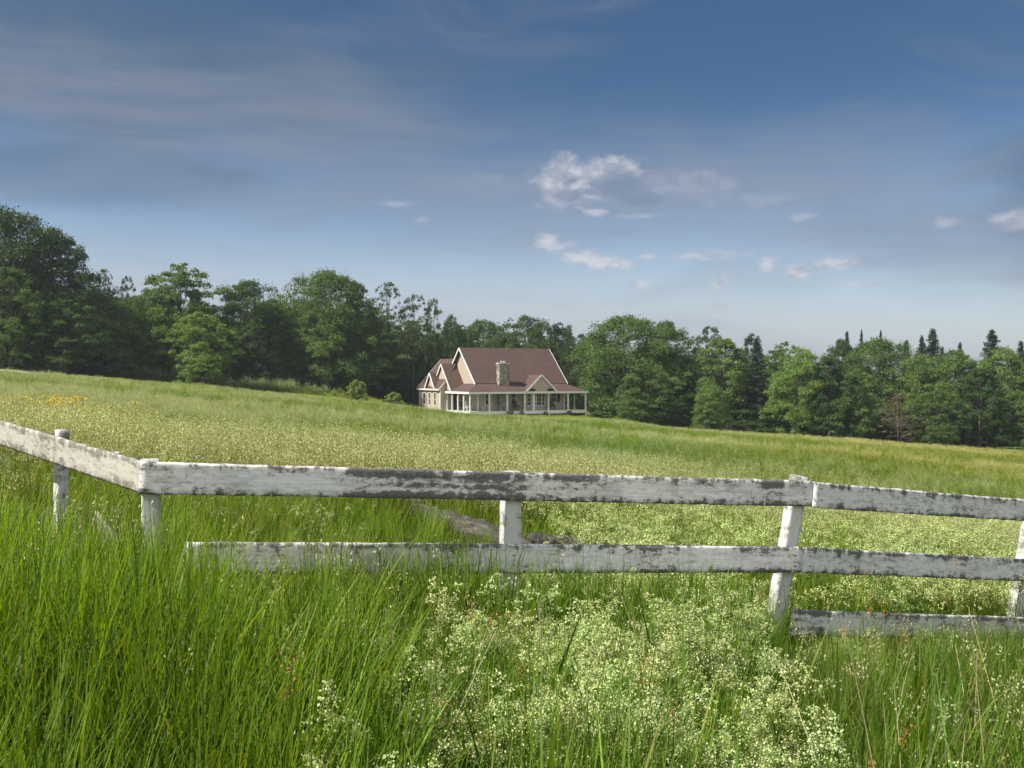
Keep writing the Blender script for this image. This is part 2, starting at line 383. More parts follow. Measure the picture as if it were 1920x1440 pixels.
# ------------------------------------------------------------------ terrain
_EPX = np.array([-600, 0, 250, 500, 700, 780, 850, 900, 1000, 1120, 1175, 1215, 1245, 1300, 1500, 1700, 1900, 2600], float)
_EPY = np.array([640, 687, 708, 739, 759, 769, 780, 785, 789, 790, 793, 799, 804, 809, 821, 837, 850, 895], float)
_EU = (_EPX - 960) / FPX
_EA = (HOR - _EPY) / FPX + 1.75 / 115.0
HX, HY, HZ, HT = -4.08, 119.0, -4.20, R(27)      # house origin (front left corner of the main block, porch floor level) and turn
def sstep(x, a, b):
    t = np.clip((x - a) / (b - a), 0, 1); return t * t * (3 - 2 * t)
def to_local(X, Y):
    dx, dy = X - HX, Y - HY; c, s = math.cos(HT), math.sin(HT)
    return dx * c + dy * s, -dx * s + dy * c
def terrain(X, Y):
    X = np.asarray(X, float); Y = np.asarray(Y, float)
    Xc = 170 * np.tanh(X / 170)
    Ye = np.where(Y > 140, 140 + 60 * np.tanh((Y - 140) / 60), Y)
    zl = -1.75 - .0864 * Xc - .019 * Ye
    u = np.clip(np.where(Y > 1, Xc / np.maximum(Y, 1), 0), -.8, .85)
    a = np.interp(u, _EU, _EA) - (-.019 - .0864 * u)
    z = zl + np.where(Y > 1, Ye * a * sstep(Y, 45, 108), 0)
    z = z + 1.15 * sstep(Y, 110, 127) * np.exp(-((u + .185) / .085) ** 2)
    lx, ly = to_local(X, Y)
    dx = np.maximum(np.maximum(-4.5 - lx, lx - 15.5), 0); dy = np.maximum(np.maximum(-3.5 - ly, ly - 11.5), 0)
    w = 1 - sstep(np.hypot(dx, dy), 0, 7)
    zp = -4.58 - .022 * np.clip(lx, -6, 17) + .03 * np.clip(ly, -5, 13)
    z = z * (1 - w) + zp * w
    z = z + .05 * np.sin(X * .7 + 1.3) * np.sin(Y * .55) * sstep(Y, 9, 20) + .03 * np.sin(X * 1.9 + Y * .9)
    return z
def gz(x, y): return float(terrain(x, y))
def at(px, py, D): return Vector(((px - 960) / FPX * D, D, (HOR - py) / FPX * D))

def ground():
    xs = np.concatenate([np.linspace(-900, -140, 14)[:-1], np.linspace(-140, -30, 45)[:-1], np.linspace(-30, 30, 121)[:-1], np.linspace(30, 140, 45)[:-1], np.linspace(140, 900, 14)])
    ys = np.concatenate([np.linspace(-120, -8, 12)[:-1], np.linspace(-8, 30, 100)[:-1], np.linspace(30, 180, 140)[:-1], np.linspace(180, 1600, 22)])
    X, Y = np.meshgrid(xs, ys); Z = terrain(X, Y)
    V = np.stack([X, Y, Z], -1).reshape(-1, 3); nx, ny = len(xs), len(ys)
    i = np.arange(nx * ny).reshape(ny, nx)
    F = np.stack([i[:-1, :-1], i[:-1, 1:], i[1:, 1:], i[1:, :-1]], -1).reshape(-1, 4)
    o = link_mesh('ground', mesh_np('ground', V, [(F, 0)], [M['ground']], True))
    tag(o, 'sloping meadow ground running up to the wood', None, None, 'structure')
ground()
def patch(name, label, pts, mat_, lift, seed=0):
    """a thin irregular sheet that follows the ground"""
    rng = np.random.RandomState(seed)
    cx, cy, rx, ry = pts; n = 40; ring = 6
    V = [(cx, cy, gz(cx, cy) + lift)]; F3 = []; F4 = []
    for j in range(1, ring + 1):
        for i in range(n):
            a = 2 * math.pi * i / n; q = j / ring * (1 + .18 * math.sin(3 * a + seed) + .1 * math.sin(7 * a))
            x, y = cx + rx * q * math.cos(a), cy + ry * q * math.sin(a)
            V.append((x, y, gz(x, y) + lift * (1 - .9 * (j / ring) ** 2)))
    for i in range(n): F3.append((0, 1 + i, 1 + (i + 1) % n))
    for j in range(ring - 1):
        for i in range(n): F4.append((1 + j * n + i, 1 + (j + 1) * n + i, 1 + (j + 1) * n + (i + 1) % n, 1 + j * n + (i + 1) % n))
    o = link_mesh(name, mesh_np(name, V, [(F3, 0), (F4, 0)], [mat_], True)); tag(o, label, None, None, 'structure'); return o
M['sand'] = simple('pale_sand', (.36, .34, .29), .95, .35, 1.5)
M['gravel'] = simple('pale_gravel', (.40, .38, .34), .95, .3, 4)
patch('path', 'pale gravel strip running up to the left wing of the house', (-12.3, 120.6, 2.9, .9), M['gravel'], .10, 7)
M['drygrass'] = simple('dry_mown_strip', (.20, .185, .075), .95, .3, .8)
patch('sand_patch', 'pale sandy bare patch high on the left slope', (-39.6, 80.0, 2.9, 2.2), M['sand'], .36, 3)
patch('dirt_track', 'dry tan track along the top of the field below the trees', (-45.0, 99.5, 12.5, 5.0), M['drygrass'], .06, 5)
# ------------------------------------------------------------------ fence
def board(name, parent, A, B, h, t, seed, mat_, lich=(), lean=0.0, wob=.006, up=None, taper=1.0, n_per_m=26):
    """a sawn board whose front top edge runs A -> B; x along, y through, z up; ragged edges and wear stored per vertex"""
    rng = np.random.RandomState(seed)
    A, B = Vector(A), Vector(B); L = (B - A).length
    n = max(8, int(L * n_per_m)); rows = 13
    xs = np.linspace(0, L, n + 1)
    def rag(s, amp): 
        q = np.cumsum(rng.randn(n + 1)) * .25; q -= np.linspace(q[0], q[-1], n + 1)
        return amp * (q * .6 + rng.randn(n + 1) * .5)
    top = rag(0, wob * .45); bot = rag(1, wob * .45)
    bow = wob * 1.5 * np.sin(xs / L * math.pi * rng.uniform(1, 2.4) + rng.rand() * 6)
    V = []; ew = []; lc = []
    vs = np.linspace(0, 1, rows)
    lw = np.zeros(n + 1)
    for (c, r, a) in lich: lw += a * np.exp(-((xs / L - c) / r) ** 2)
    for side in (0, 1):
        for j, v in enumerate(vs):
            z = -h * (1 - v) * 1.0 + top * v + bot * (1 - v)
            y = (0 if side == 0 else t) + bow + lean * (v - .5) - (.004 * (1 if side == 0 else -1) * (v in (0, 1)) * -1)
            V.append(np.stack([xs, np.broadcast_to(y, xs.shape), z], -1))
            e = abs(2 * v - 1) ** 4.5 * (1.0 if v > .5 else .62)
            ew.append(np.full(n + 1, e if j < rows - 1 else .35)); lc.append(lw * (.75 + .25 * math.sin(j * 1.7 + seed)))
    V = np.concatenate(V); N = n + 1
    F = []
    def q(s, j, i): return s * rows * N + j * N + i
    i = np.arange(n)
    for j in range(rows - 1):
        F.append(np.stack([q(0, j, i), q(0, j, i + 1), q(0, j + 1, i + 1), q(0, j + 1, i)], -1))
        F.append(np.stack([q(1, j, i), q(1, j + 1, i), q(1, j + 1, i + 1), q(1, j, i + 1)], -1))
        for ii in (0, n):
            f = [q(0, j, ii), q(0, j + 1, ii), q(1, j + 1, ii), q(1, j, ii)]
            F.append(np.array([f if ii == 0 else f[::-1]]))
    F.append(np.stack([q(0, rows - 1, i), q(0, rows - 1, i + 1), q(1, rows - 1, i + 1), q(1, rows - 1, i)], -1))
    F.append(np.stack([q(0, 0, i), q(1, 0, i), q(1, 0, i + 1), q(0, 0, i + 1)], -1))
    me = mesh_np(name, V, [(np.concatenate(F), 0)], [mat_])
    for nm, arr in (('edge_wear', np.concatenate(ew)), ('lichen', np.concatenate(lc))):
        a = me.attributes.new(nm, 'FLOAT', 'POINT'); a.data.foreach_set('value', arr.astype(np.float32))
    o = link_mesh(name, me)
    d = (B - A).normalized(); z = Vector(up) if up else Vector((0, 0, 1)); z = (z - d * z.dot(d)).normalized(); y = z.cross(d)
    Mx = Matrix(((d.x, y.x, z.x, A.x), (d.y, y.y, z.y, A.y), (d.z, y.z, z.z, A.z), (0, 0, 0, 1)))
    if parent:
        o.parent = parent; o.matrix_local = Matrix.Translation(-parent.location) @ Mx if parent.rotation_euler.z == 0 else Mx
    else: o.matrix_world = Mx
    return o
fence = empty('rail_fence', (-2.08, 5.86, gz(-2.08, 5.86)))
tag(fence, 'old white three-rail paddock fence with flaking paint crossing the tall grass', 'fence')
P2 = Vector((2.16, 7.35, 0))
board('rail', fence, at(262, 865, 5.76), at(1524, 902, 7.40), .19, .032, 11, M['fence'], [(.37, .09, 1.0), (.47, .05, 1.05), (.30, .06, .6), (.62, .10, .55), (.80, .07, .45), (.92, .05, .5), (.02, .05, .5)])
board('rail', fence, at(1528, 904, 7.40), at(2300, 968, 9.9), .19, .032, 12, M['fence'], [(.12, .06, .35), (.3, .08, .4), (.5, .1, .5)])
board('rail', fence, at(345, 1018, 5.90), at(1505, 1026, 7.36), .188, .032, 13, M['fence'], [(.1, .1, .35), (.4, .05, .5), (.7, .06, .45), (.97, .06, .5)])
board('rail', fence, at(1509, 1027, 7.36), at(2300, 1070, 9.9), .188, .032, 14, M['fence'], [(.1, .1, .45), (.32, .07, .5), (.5, .1, .5)])
board('rail', fence, at(1490, 1145, 7.36), at(2300, 1170, 9.9), .19, .032, 15, M['fence'], [(.02, .05, 1.0), (.2, .08, .4), (.42, .1, .7)])
board('rail', fence, at(-260, 716, 10.6), at(268, 866, 5.83), .19, .032, 16, M['greyed'], [(.95, .06, .6), (.75, .1, .5), (.4, .2, .4)])
def post(px0, py_top, D, pxb, back, w=.11, seed=0, side=1, mt=None):
    """stands behind the rails; top at pixel (px0, py_top), leaning so that lower down it reaches pxb"""
    T = at(px0, py_top, D) + Vector(back)
    g = gz(T.x, T.y) - .3
    k = at(pxb, 1100, D) + Vector(back)
    t = (T.z - k.z)
    Bm = T + (k - T) * ((T.z - g) / t)
    o = board('post', fence, T, Bm, w, w * .82, seed, mt or M['post'], [(0, .06, .8), (.5, .3, .3)], wob=.007, up=(.94, .34, 0) if side else (.68, -.73, 0), n_per_m=20)
    return o
nb = Vector((-.34, .94, 0))
post(256 + 43, 862, 5.86, 262 + 40, nb * .035, .105, 31)
post(951 + 30, 885, 6.61, 951 + 30, nb * .035, .12, 32)
post(1497 + 28, 897, 7.39, 1461 + 28, nb * .035, .115, 33)
post(1967, 934, 8.66, 1904 + 36, nb * .035, .115, 34)
post(2290, 960, 9.7, 2255, nb * .035, .115, 35)
nl = Vector((.66, .75, 0))
post(88 + 12, 807, 7.24, 88 + 12, nl * .035, .095, 36, 0)
post(-205, 705, 10.0, -205, nl * .035, .11, 37, 0)
board('cleat', fence, at(222, 848, 6.20), at(222, 890, 6.20), .06, .03, 38, M['post'], [(.5, .3, .3)], up=(.68, -.73, 0))
M['rust_iron'] = simple('rusty_nail', (.09, .05, .035), .8)
for (px, py, D) in ((286, 884, 5.80), (286, 912, 5.80), (963, 903, 6.545), (963, 922, 6.545), (1511, 914, 7.35), (1511, 936, 7.35), (1541, 917, 7.37), (1541, 938, 7.37), (963, 1042, 6.545), (963, 1060, 6.545), (1492, 1042, 7.31), (1492, 1062, 7.31), (1520, 1043, 7.34), (1520, 1062, 7.34), (1512, 1160, 7.33)):
    p = at(px, py, D) - fence.location
    MB().tube([p + Vector((.0032, -.0085, 0)), p + Vector((-.0032, .0085, 0))], [.0055, .0055], 8).build('nail', M['rust_iron'], fence)
bb = board('broken_board', None, at(176, 958, 6.5), at(262, 1058, 6.0), .17, .03, 41, M['greyed'], [(.1, .2, .9), (.3, .2, .9)])
tag(bb, 'broken grey fence board fallen askew in the tall grass below the left rail', 'board')

# ------------------------------------------------------------------ fallen log
def m_log():
    m, k = mat('weathered_log_wood')
    tc = k.n('ShaderNodeTexCoord').outputs['Object']
    rt = k.n('ShaderNodeMapping', {0: tc, 'Rotation': (0, 0, R(53))}).outputs[0]
    mp = k.n('ShaderNodeMapping', {0: rt, 'Scale': (1.3, 9, 9)}).outputs[0]
    n = k.noise(mp, 1.6, 7, .7, .8); v = k.noise(mp, 1.2, 3)
    c = k.ramp(n, [(.3, (.025, .022, .021)), (.5, (.095, .088, .082)), (.72, (.21, .20, .185))])
    c = k.mix(k.m('MULTIPLY', k.smooth(v, .52, .62), .7), c, (.07, .062, .055))
    return out(m, k, principled(k, c, .95, n, 1.0, .05, spec=.1))
M['log'] = m_log()
def log():
    rng = np.random.RandomState(8)
    root = empty('fallen_log', (-.4, 11.3, gz(-.4, 11.3)))
    tag(root, 'weathered grey fallen log lying in the meadow behind the middle fence post', 'log')
    def limb(P, r, seed, name, n=18):
        rg = np.random.RandomState(seed); m = MB(); P = [Vector(p) for p in P]; pts = []; rad = []
        K = 34
        for i in range(K + 1):
            t = i / K * (len(P) - 1); j = min(int(t), len(P) - 2); f = t - j
            pts.append(P[j].lerp(P[j + 1], f) + Vector(rg.randn(3) * .008)); rad.append((r[j] * (1 - f) + r[j + 1] * f) * (1 + .05 * rg.randn()))
        m.tube(pts, rad, n)
        q = []
        for v in m.v: q.append(tuple(Vector(v) + Vector(rg.randn(3) * .006) - root.location))
        m.v = q
        return m.build(name, M['log'], root, True)
    def lp(x, y, h): return (x, y, gz(x, y) + h)
    limb([lp(-1.35, 12.4, .22), lp(-1.05, 12.0, .22), lp(-.65, 11.4, .20), lp(-.2, 10.9, .16), lp(.16, 10.4, .13), lp(.33, 10.15, .06)], [.05, .10, .13, .15, .12, .04], 3, 'trunk')
    limb([lp(-1.1, 12.2, .28), lp(-1.6, 12.6, .36), lp(-2.2, 13.2, .36)], [.09, .06, .02], 4, 'branch', 9)
    limb([lp(.2, 10.5, .25), lp(.62, 10.4, .30), lp(.95, 10.3, .14)], [.07, .05, .02], 6, 'branch', 9)
log()

# ------------------------------------------------------------------ house
house = empty('farmhouse', (HX, HY, HZ), HT)
tag(house, 'tan farmhouse with brown shingle roofs, stone chimney and white wraparound porch', 'house')
W, DP, EZ, RZ = 11.9, 9.3, 3.3, 7.72
def prt(m, name, mt, par=None, bevel=0): return m.build(name, M[mt], par or house, bevel=bevel)
def slab(m, pts, t=.16): return m.prism(pts, (0, 0, -t))
# walls
m = MB(); m.prism([(0, 0, -1.5), (0, 0, EZ - .12), (0, DP / 2, RZ - .14), (0, DP, EZ - .12), (0, DP, -1.5)], (W, 0, 0)); prt(m, 'wall', 'siding')
wg = [(-2.74, 5, -1.2), (-2.74, 5, 2.55), (.4, 5, 6.0), (3.5, 5, 2.55), (3.5, 5, -1.2)]
m = MB(); m.prism([(p[0], 6.35, p[2]) for p in wg], (0, 5.55, 0)); m.prism([(-2.74, 5, -1.2), (-2.74, 5, 2.55), (-1.92, 5, 3.42), (-1.92, 5, -1.2)], (0, 1.348, 0)); prt(m, 'wall', 'siding')
m = MB(); m.prism([(-1.9, 5.02, -1.2), (-1.9, 5.02, 2.4), (-1.9, 3.6, 2.4), (-1.9, 6.4, 5.45), (-1.9, 9.3, 2.4), (-1.9, 9.3, -1.2)], (1.88, 0, 0)); prt(m, 'wall', 'siding')
m = MB(); m.prism([(-2.76, 6.5, 2.5), (-2.76, 7.97, 4.4), (-2.76, 9.45, 2.5)], (.5, 0, 0)); prt(m, 'wall', 'siding')
# roofs
m = MB()
slab(m, [(-.4, -.06, EZ + .03), (W + .4, -.06, EZ + .03), (W + .4, DP / 2, RZ), (-.4, DP / 2, RZ)])
slab(m, [(-.4, DP / 2, RZ), (W + .4, DP / 2, RZ), (W + .4, DP + .35, EZ - .3), (-.4, DP + .35, EZ - .3)])
prt(m, 'roof', 'roof')
PE, PZ = 2.15, 2.36
m = MB()
slab(m, [(0, .02, EZ - .02), (-PE, -PE, PZ), (W + PE, -PE, PZ), (W, .02, EZ - .02)], .1)
slab(m, [(W, .02, EZ - .025), (W + PE, -PE, PZ - .005), (W + PE, DP, PZ - .005), (W, DP, EZ - .025)], .1)
slab(m, [(-PE, -PE, PZ - .005), (0, .02, EZ - .025), (0, 6.0, EZ - .025), (-PE, 5.2, PZ - .005)], .1)
prt(m, 'porch_roof', 'roof')
m = MB()                                                # rear-left wing: ridge runs front to back
slab(m, [(-2.98, 4.9, 2.60), (-2.0, 4.9, 3.708), (.4, 6.35, 6.42), (.4, 12.15, 6.42), (-2.98, 12.15, 2.60)])
slab(m, [(.4, 6.35, 6.42), (3.8, 6.35, 2.60), (3.8, 12.15, 2.60), (.4, 12.15, 6.42)])
prt(m, 'wing_roof', 'roof')
m = MB()                                                # cross gable of the wing
slab(m, [(-2.08, 3.4, 2.50), (1.2, 3.4, 2.50), (1.2, 6.4, 5.74), (-2.08, 6.4, 5.74)])
slab(m, [(-2.08, 6.4, 5.74), (1.2, 6.4, 5.74), (1.2, 9.4, 2.50), (-2.08, 9.4, 2.50)])
prt(m, 'gable_roof', 'roof')
m = MB()                                                # small gable over the end windows
slab(m, [(-2.98, 6.35, 2.62), (-.6, 6.35, 2.62), (-.6, 7.97, 4.66), (-2.98, 7.97, 4.66)], .13)
slab(m, [(-2.98, 7.97, 4.66), (-.6, 7.97, 4.66), (-.6, 9.59, 2.62), (-2.98, 9.59, 2.62)], .13)
prt(m, 'gable_roof', 'roof')
GX, GW, GZ = 7.46, 2.1, 4.36                            # porch gable over the bay
m = MB()
slab(m, [(GX - GW, -PE - .12, PZ + .02), (GX, -PE - .12, GZ), (GX, 1.15, GZ), (GX - GW, 1.15, PZ + .02)], .12)
slab(m, [(GX, -PE - .12, GZ), (GX + GW, -PE - .12, PZ + .02), (GX + GW, 1.15, PZ + .02), (GX, 1.15, GZ)], .12)
prt(m, 'gable_roof', 'roof')
m = MB(); m.prism([(GX - GW + .15, -PE - .02, PZ - .05), (GX + GW - .15, -PE - .02, PZ - .05), (GX, -PE - .02, GZ - .2)], (0, .12, 0)); prt(m, 'gable_front', 'siding')
for s in (-1, 1):                                       # dark arched openings either side of the pediment
    m = MB(); c = GX + s * 1.22
    m.prism([(c + .46 * math.cos(a), -PE - .035, PZ + .01 + .34 * math.sin(a)) for a in np.linspace(0, math.pi, 13)], (0, .012, 0)); prt(m, 'arch', 'dark')
m = MB(); m.prism([(-2.775, 8.45 + .4 * math.cos(a), 2.63 + .36 * math.sin(a)) for a in np.linspace(0, math.pi, 13)], (.012, 0, 0)); prt(m, 'arch', 'dark')
# white trim
def rake(a, b, w=.05, h=.19): prt(MB().beam(a, b, w, h), 'rake_board', 'white')
for x in (-.43, W + .43):
    rake((x, -.1, EZ - .09), (x, DP / 2, RZ - .10)); rake((x, DP + .35, EZ - .40), (x, DP / 2, RZ - .10))
rake((-2.11, 3.36, 2.37), (-2.11, 6.4, 5.63)); rake((-2.11, 9.44, 2.37), (-2.11, 6.4, 5.63))
rake((-3.01, 6.3, 2.50), (-3.01, 7.97, 4.56), .05, .2); rake((-3.01, 9.64, 2.50), (-3.01, 7.97, 4.56), .05, .2)
rake((GX - GW - .03, -PE - .15, PZ - .06), (GX, -PE - .15, GZ - .06), .05, .2); rake((GX + GW + .03, -PE - .15, PZ - .06), (GX, -PE - .15, GZ - .06), .05, .2)
rake((-3.01, 12.18, 2.5), (.4, 12.18, 6.32)); rake((-3.01, 4.87, 2.5), (-2.1, 4.87, 3.52), .05, .2)
prt(MB().box(-3.03, -2.985, 4.86, 12.15, 2.42, 2.60), 'fascia', 'white')
m = MB()
m.box(-PE - .03, W + PE + .03, -PE - .04, -PE + .02, PZ - .27, PZ - .03)
m.box(W + PE - .02, W + PE + .04, -PE + .021, DP, PZ - .27, PZ - .03)
m.box(-PE - .04, -PE + .02, -PE + .021, 5.1, PZ - .27, PZ - .03)
prt(m, 'fascia', 'white')
for (x, y) in ((-.06, -.06), (W - .06, -.06), (-2.80, 4.94), (-2.80, 11.82)): prt(MB().box(x, x + .14, y, y + .14, -1, 2.44), 'corner_board', 'white')
m = MB(); m.box(-PE + .03, W + PE - .03, -PE + .03, 0, PZ - .16, PZ - .13); m.box(-PE + .03, 0, 0, 4.98, PZ - .16, PZ - .13); m.box(W, W + PE - .03, 0, DP, PZ - .16, PZ - .13)
prt(m, 'porch_ceiling', 'white')
# porch floor, skirt, foundation
M['deck'] = simple('grey_porch_floor', (.34, .34, .35), .7)
m = MB(); m.box(-1.98, W + 1.98, -1.98, -.002, -.10, 0); m.box(-1.98, -.002, 0, 4.98, -.10, 0); m.box(W + .002, W + 1.98, 0, DP, -.10, 0); prt(m, 'porch_floor', 'deck')
m = MB(); m.box(-2.0, W + 2.0, -2.03, -1.985, -.36, .02); m.box(W + 1.985, W + 2.03, -1.985, DP, -.36, .02); m.box(-2.03, -1.985, -1.985, 4.98, -.36, .02); prt(m, 'porch_skirt', 'white')
m = MB(); m.box(5.9, 10.6, -1.75, -1.45, -1.4, -.12); m.box(11.0, 12.4, -1.2, -.9, -1.4, -.12); prt(m, 'foundation', 'stone')
for x in (-1.86, .62, 2.98, 5.34, 8.95 - .35, 11.35, 13.86):
    o = prt(MB().box(x - .08, x + .08, -1.96, -1.80, 0, PZ - .16).box(x - .12, x + .12, -1.99, -1.78, 0, .14).box(x - .11, x + .11, -1.98, -1.79, PZ - .32, PZ - .17), 'porch_post', 'white')
for (x, y) in ((-1.88, -.1), (-1.88, 1.6), (-1.88, 3.3), (-1.88, 4.85), (13.88, .9), (13.88, 3.6), (13.88, 6.3)):
    prt(MB().box(x - .08, x + .08, y - .08, y + .08, 0, PZ - .16).box(x - .11, x + .11, y - .11, y + .11, 0, .14).box(x - .11, x + .11, y - .11, y + .11, PZ - .32, PZ - .17), 'porch_post', 'white')
for x in (.62, 2.98, 5.34, 8.6, 11.35, 13.86): prt(MB().box(x - .11, x + .11, -2.06, -1.84, -1.6, -.37), 'porch_pier', 'white')
for x in (6.55,): prt(MB().box(x - .12, x + .12, -1.97, -1.78, 0, PZ - .28), 'porch_post', 'white')
# stairs down at the right-hand end
st = MB()
for i in range(4): st.box(W + 2.04 + i * .27, W + 2.34 + i * .27, -1.8, -.3, -.10 - .17 * (i + 1), -.05 - .17 * (i + 1))
stairs = prt(st, 'porch_stairs', 'deck')
for y in (-1.9, -.22):
    prt(MB().prism([(W + 2.04, y, .04), (W + 3.2, y, -.86), (W + 3.2, y, -1.05), (W + 2.85, y, -1.05), (W + 2.04, y, -.42)], (0, .09, 0)), 'stringer', 'white', stairs)
# chimney
m = MB(); m.box(2.57, 3.92, -.62, .18, -1.2, 5.62); ch = prt(m, 'chimney', 'stone')
M['cap'] = simple('chimney_cap_stone', (.46, .43, .40), .9)
prt(MB().box(2.5, 3.99, -.69, .25, 5.625, 5.80), 'chimney_cap', 'cap', ch)
prt(MB().box(2.95, 3.15, -.35, -.1, 5.805, 6.02).box(3.35, 3.55, -.35, -.1, 5.805, 6.02), 'flue', 'cap', ch)
# windows: frame with mullions, pane as sub-part.  origin at the lower left of the opening, facing -y (turn=0) or -x (turn=1)
def window(x, y, z, w, h, turn=0, mull=(1, 1), shut=False, fw=.09):
    def T(p): return (x + p[0], y + p[1], z + p[2]) if turn == 0 else (x + p[1], y - p[0], z + p[2])
    def bx(m, a0, a1, b0, b1, c0, c1):
        p, q = T((a0, b0, c0)), T((a1, b1, c1)); m.box(min(p[0], q[0]), max(p[0], q[0]), min(p[1], q[1]), max(p[1], q[1]), p[2], q[2])
    m = MB()
    bx(m, -fw, 0, -.05, .02, -fw, h + fw); bx(m, w, w + fw, -.05, .02, -fw, h + fw); bx(m, 0, w, -.05, .02, h, h + fw); bx(m, 0, w, -.07, .02, -fw, 0)
    for i in range(1, mull[0] + 1): c = w * i / (mull[0] + 1); bx(m, c - .018, c + .018, -.035, .02, 0, h)
    for i in range(1, mull[1] + 1): c = h * i / (mull[1] + 1); bx(m, .0, w, -.03, .02, c - .02, c + .02)
    f = prt(m, 'window', 'white')
    m = MB(); bx(m, 0, w, -.012, .0, 0, h); prt(m, 'pane', 'glass', f)
    if shut:
        for a in (-fw - .42, w + fw + .02):
            m = MB(); bx(m, a, a + .40, -.045, -.003, -.05, h + .05); prt(m, 'shutter', 'dark')
for y in (10.5, 8.75, 7.0): window(-2.74, y, .55, .66, 1.55, 1, (1, 1))
window(10.02, 0, 1.0, .72, 1.15, 0, (1, 1), True)
window(1.02, 0, .75, .75, 1.45, 0, (0, 1))
window(0, 5.0 - .2, .6, .95, 1.6, 1, (1, 2)); window(0, 2.4, .6, .95, 1.6, 1, (1, 1))
window(4.45, 0, .75, .6, 1.45, 0, (0, 1))
bay = prt(MB().prism([(5.85, -.003, 0), (6.2, -.75, 0), (8.7, -.75, 0), (9.05, -.003, 0)], (0, 0, 2.2)), 'bay', 'siding')
for (x, w) in ((6.26, .5), (7.0, .42), (7.58, .62), (8.32, .36)): window(x, -.755, .62, w, 1.42, 0, (1 if w > .45 else 0, 2), False, .07)
# front door
d = prt(MB().box(2.6, 2.68, -.06, -.002, 0, 2.2).box(3.62, 3.70, -.06, -.002, 0, 2.2).box(2.68, 3.62, -.06, -.002, 2.1, 2.2), 'door_frame', 'white')
M['door'] = simple('dark_green_door', (.035, .045, .038), .4)
d = prt(MB().box(2.68, 3.62, -.03, -.002, 0, 2.1), 'door', 'door')
prt(MB().box(2.78, 3.52, -.036, -.031, .9, 1.95), 'pane', 'glass', d)
prt(MB().box(3.50, 3.56, -.08, -.031, 1.0, 1.06), 'handle', 'cap', d)
d = prt(MB().box(-1.15, -.25, 4.985, 5.015, 0, 2.05), 'door', 'door')

# things on the porch and round the house
def hpos(x, y, z=0.0):
    c, s = math.cos(HT), math.sin(HT); return (HX + x * c - y * s, HY + x * s + y * c, HZ + z)
M['wicker'] = simple('white_chair_paint', (.70, .70, .68), .6)
M['darkwood'] = simple('dark_chair_wood', (.06, .045, .035), .6)
M['redpot'] = simple('clay_pot', (.30, .15, .09), .8)
def chair(mt, pos, rz, label):
    r = empty('porch_chair', pos, rz); tag(r, label, 'chair', 'chairs on the porch')
    M_ = M[mt]
    MB().box(-.28, .28, -.28, .24, .40, .45).build('seat', M_, r)
    b = MB()
    for i in range(5): b.beam((-.24 + i * .12, .25, .45), (-.24 + i * .12, .40, 1.12), .085, .025, (0, 1, 0))
    b.beam((-.3, .39, 1.10), (.3, .39, 1.10), .03, .09); b.build('backrest', M_, r)
    for s in (-1, 1):
        MB().box(s * .31 - .04, s * .31 + .04, -.30, .30, .62, .655).build('armrest', M_, r)
        MB().box(s * .28 - .03, s * .28 + .03, -.28, -.22, 0, .62).build('leg', M_, r)
        MB().box(s * .28 - .03, s * .28 + .03, .22, .28, 0, .62).build('leg', M_, r)
chair('wicker', hpos(-1.0, .9), HT + .2, 'white slatted chair on the left side of the porch')
chair('darkwood', hpos(-.95, 2.7), HT + .1, 'dark wooden chair behind the white one on the porch')
chair('darkwood', hpos(4.75, -.75), HT, 'dark wooden chair on the porch right of the front door')
chair('darkwood', hpos(9.75, -.8), HT - .3, 'dark wooden chair on the porch under the shuttered window')
tb = empty('porch_table', hpos(.4, -.7), HT); tag(tb, 'small white table on the porch near its front corner', 'table')
MB().tube([(0, 0, .48), (0, 0, .52)], [.32, .32], 18).build('tabletop', M['wicker'], tb)
for a in range(3): MB().beam((.05 * math.cos(a * 2.1), .05 * math.sin(a * 2.1), .48), (.24 * math.cos(a * 2.1), .24 * math.sin(a * 2.1), 0), .035, .035).build('leg', M['wicker'], tb)

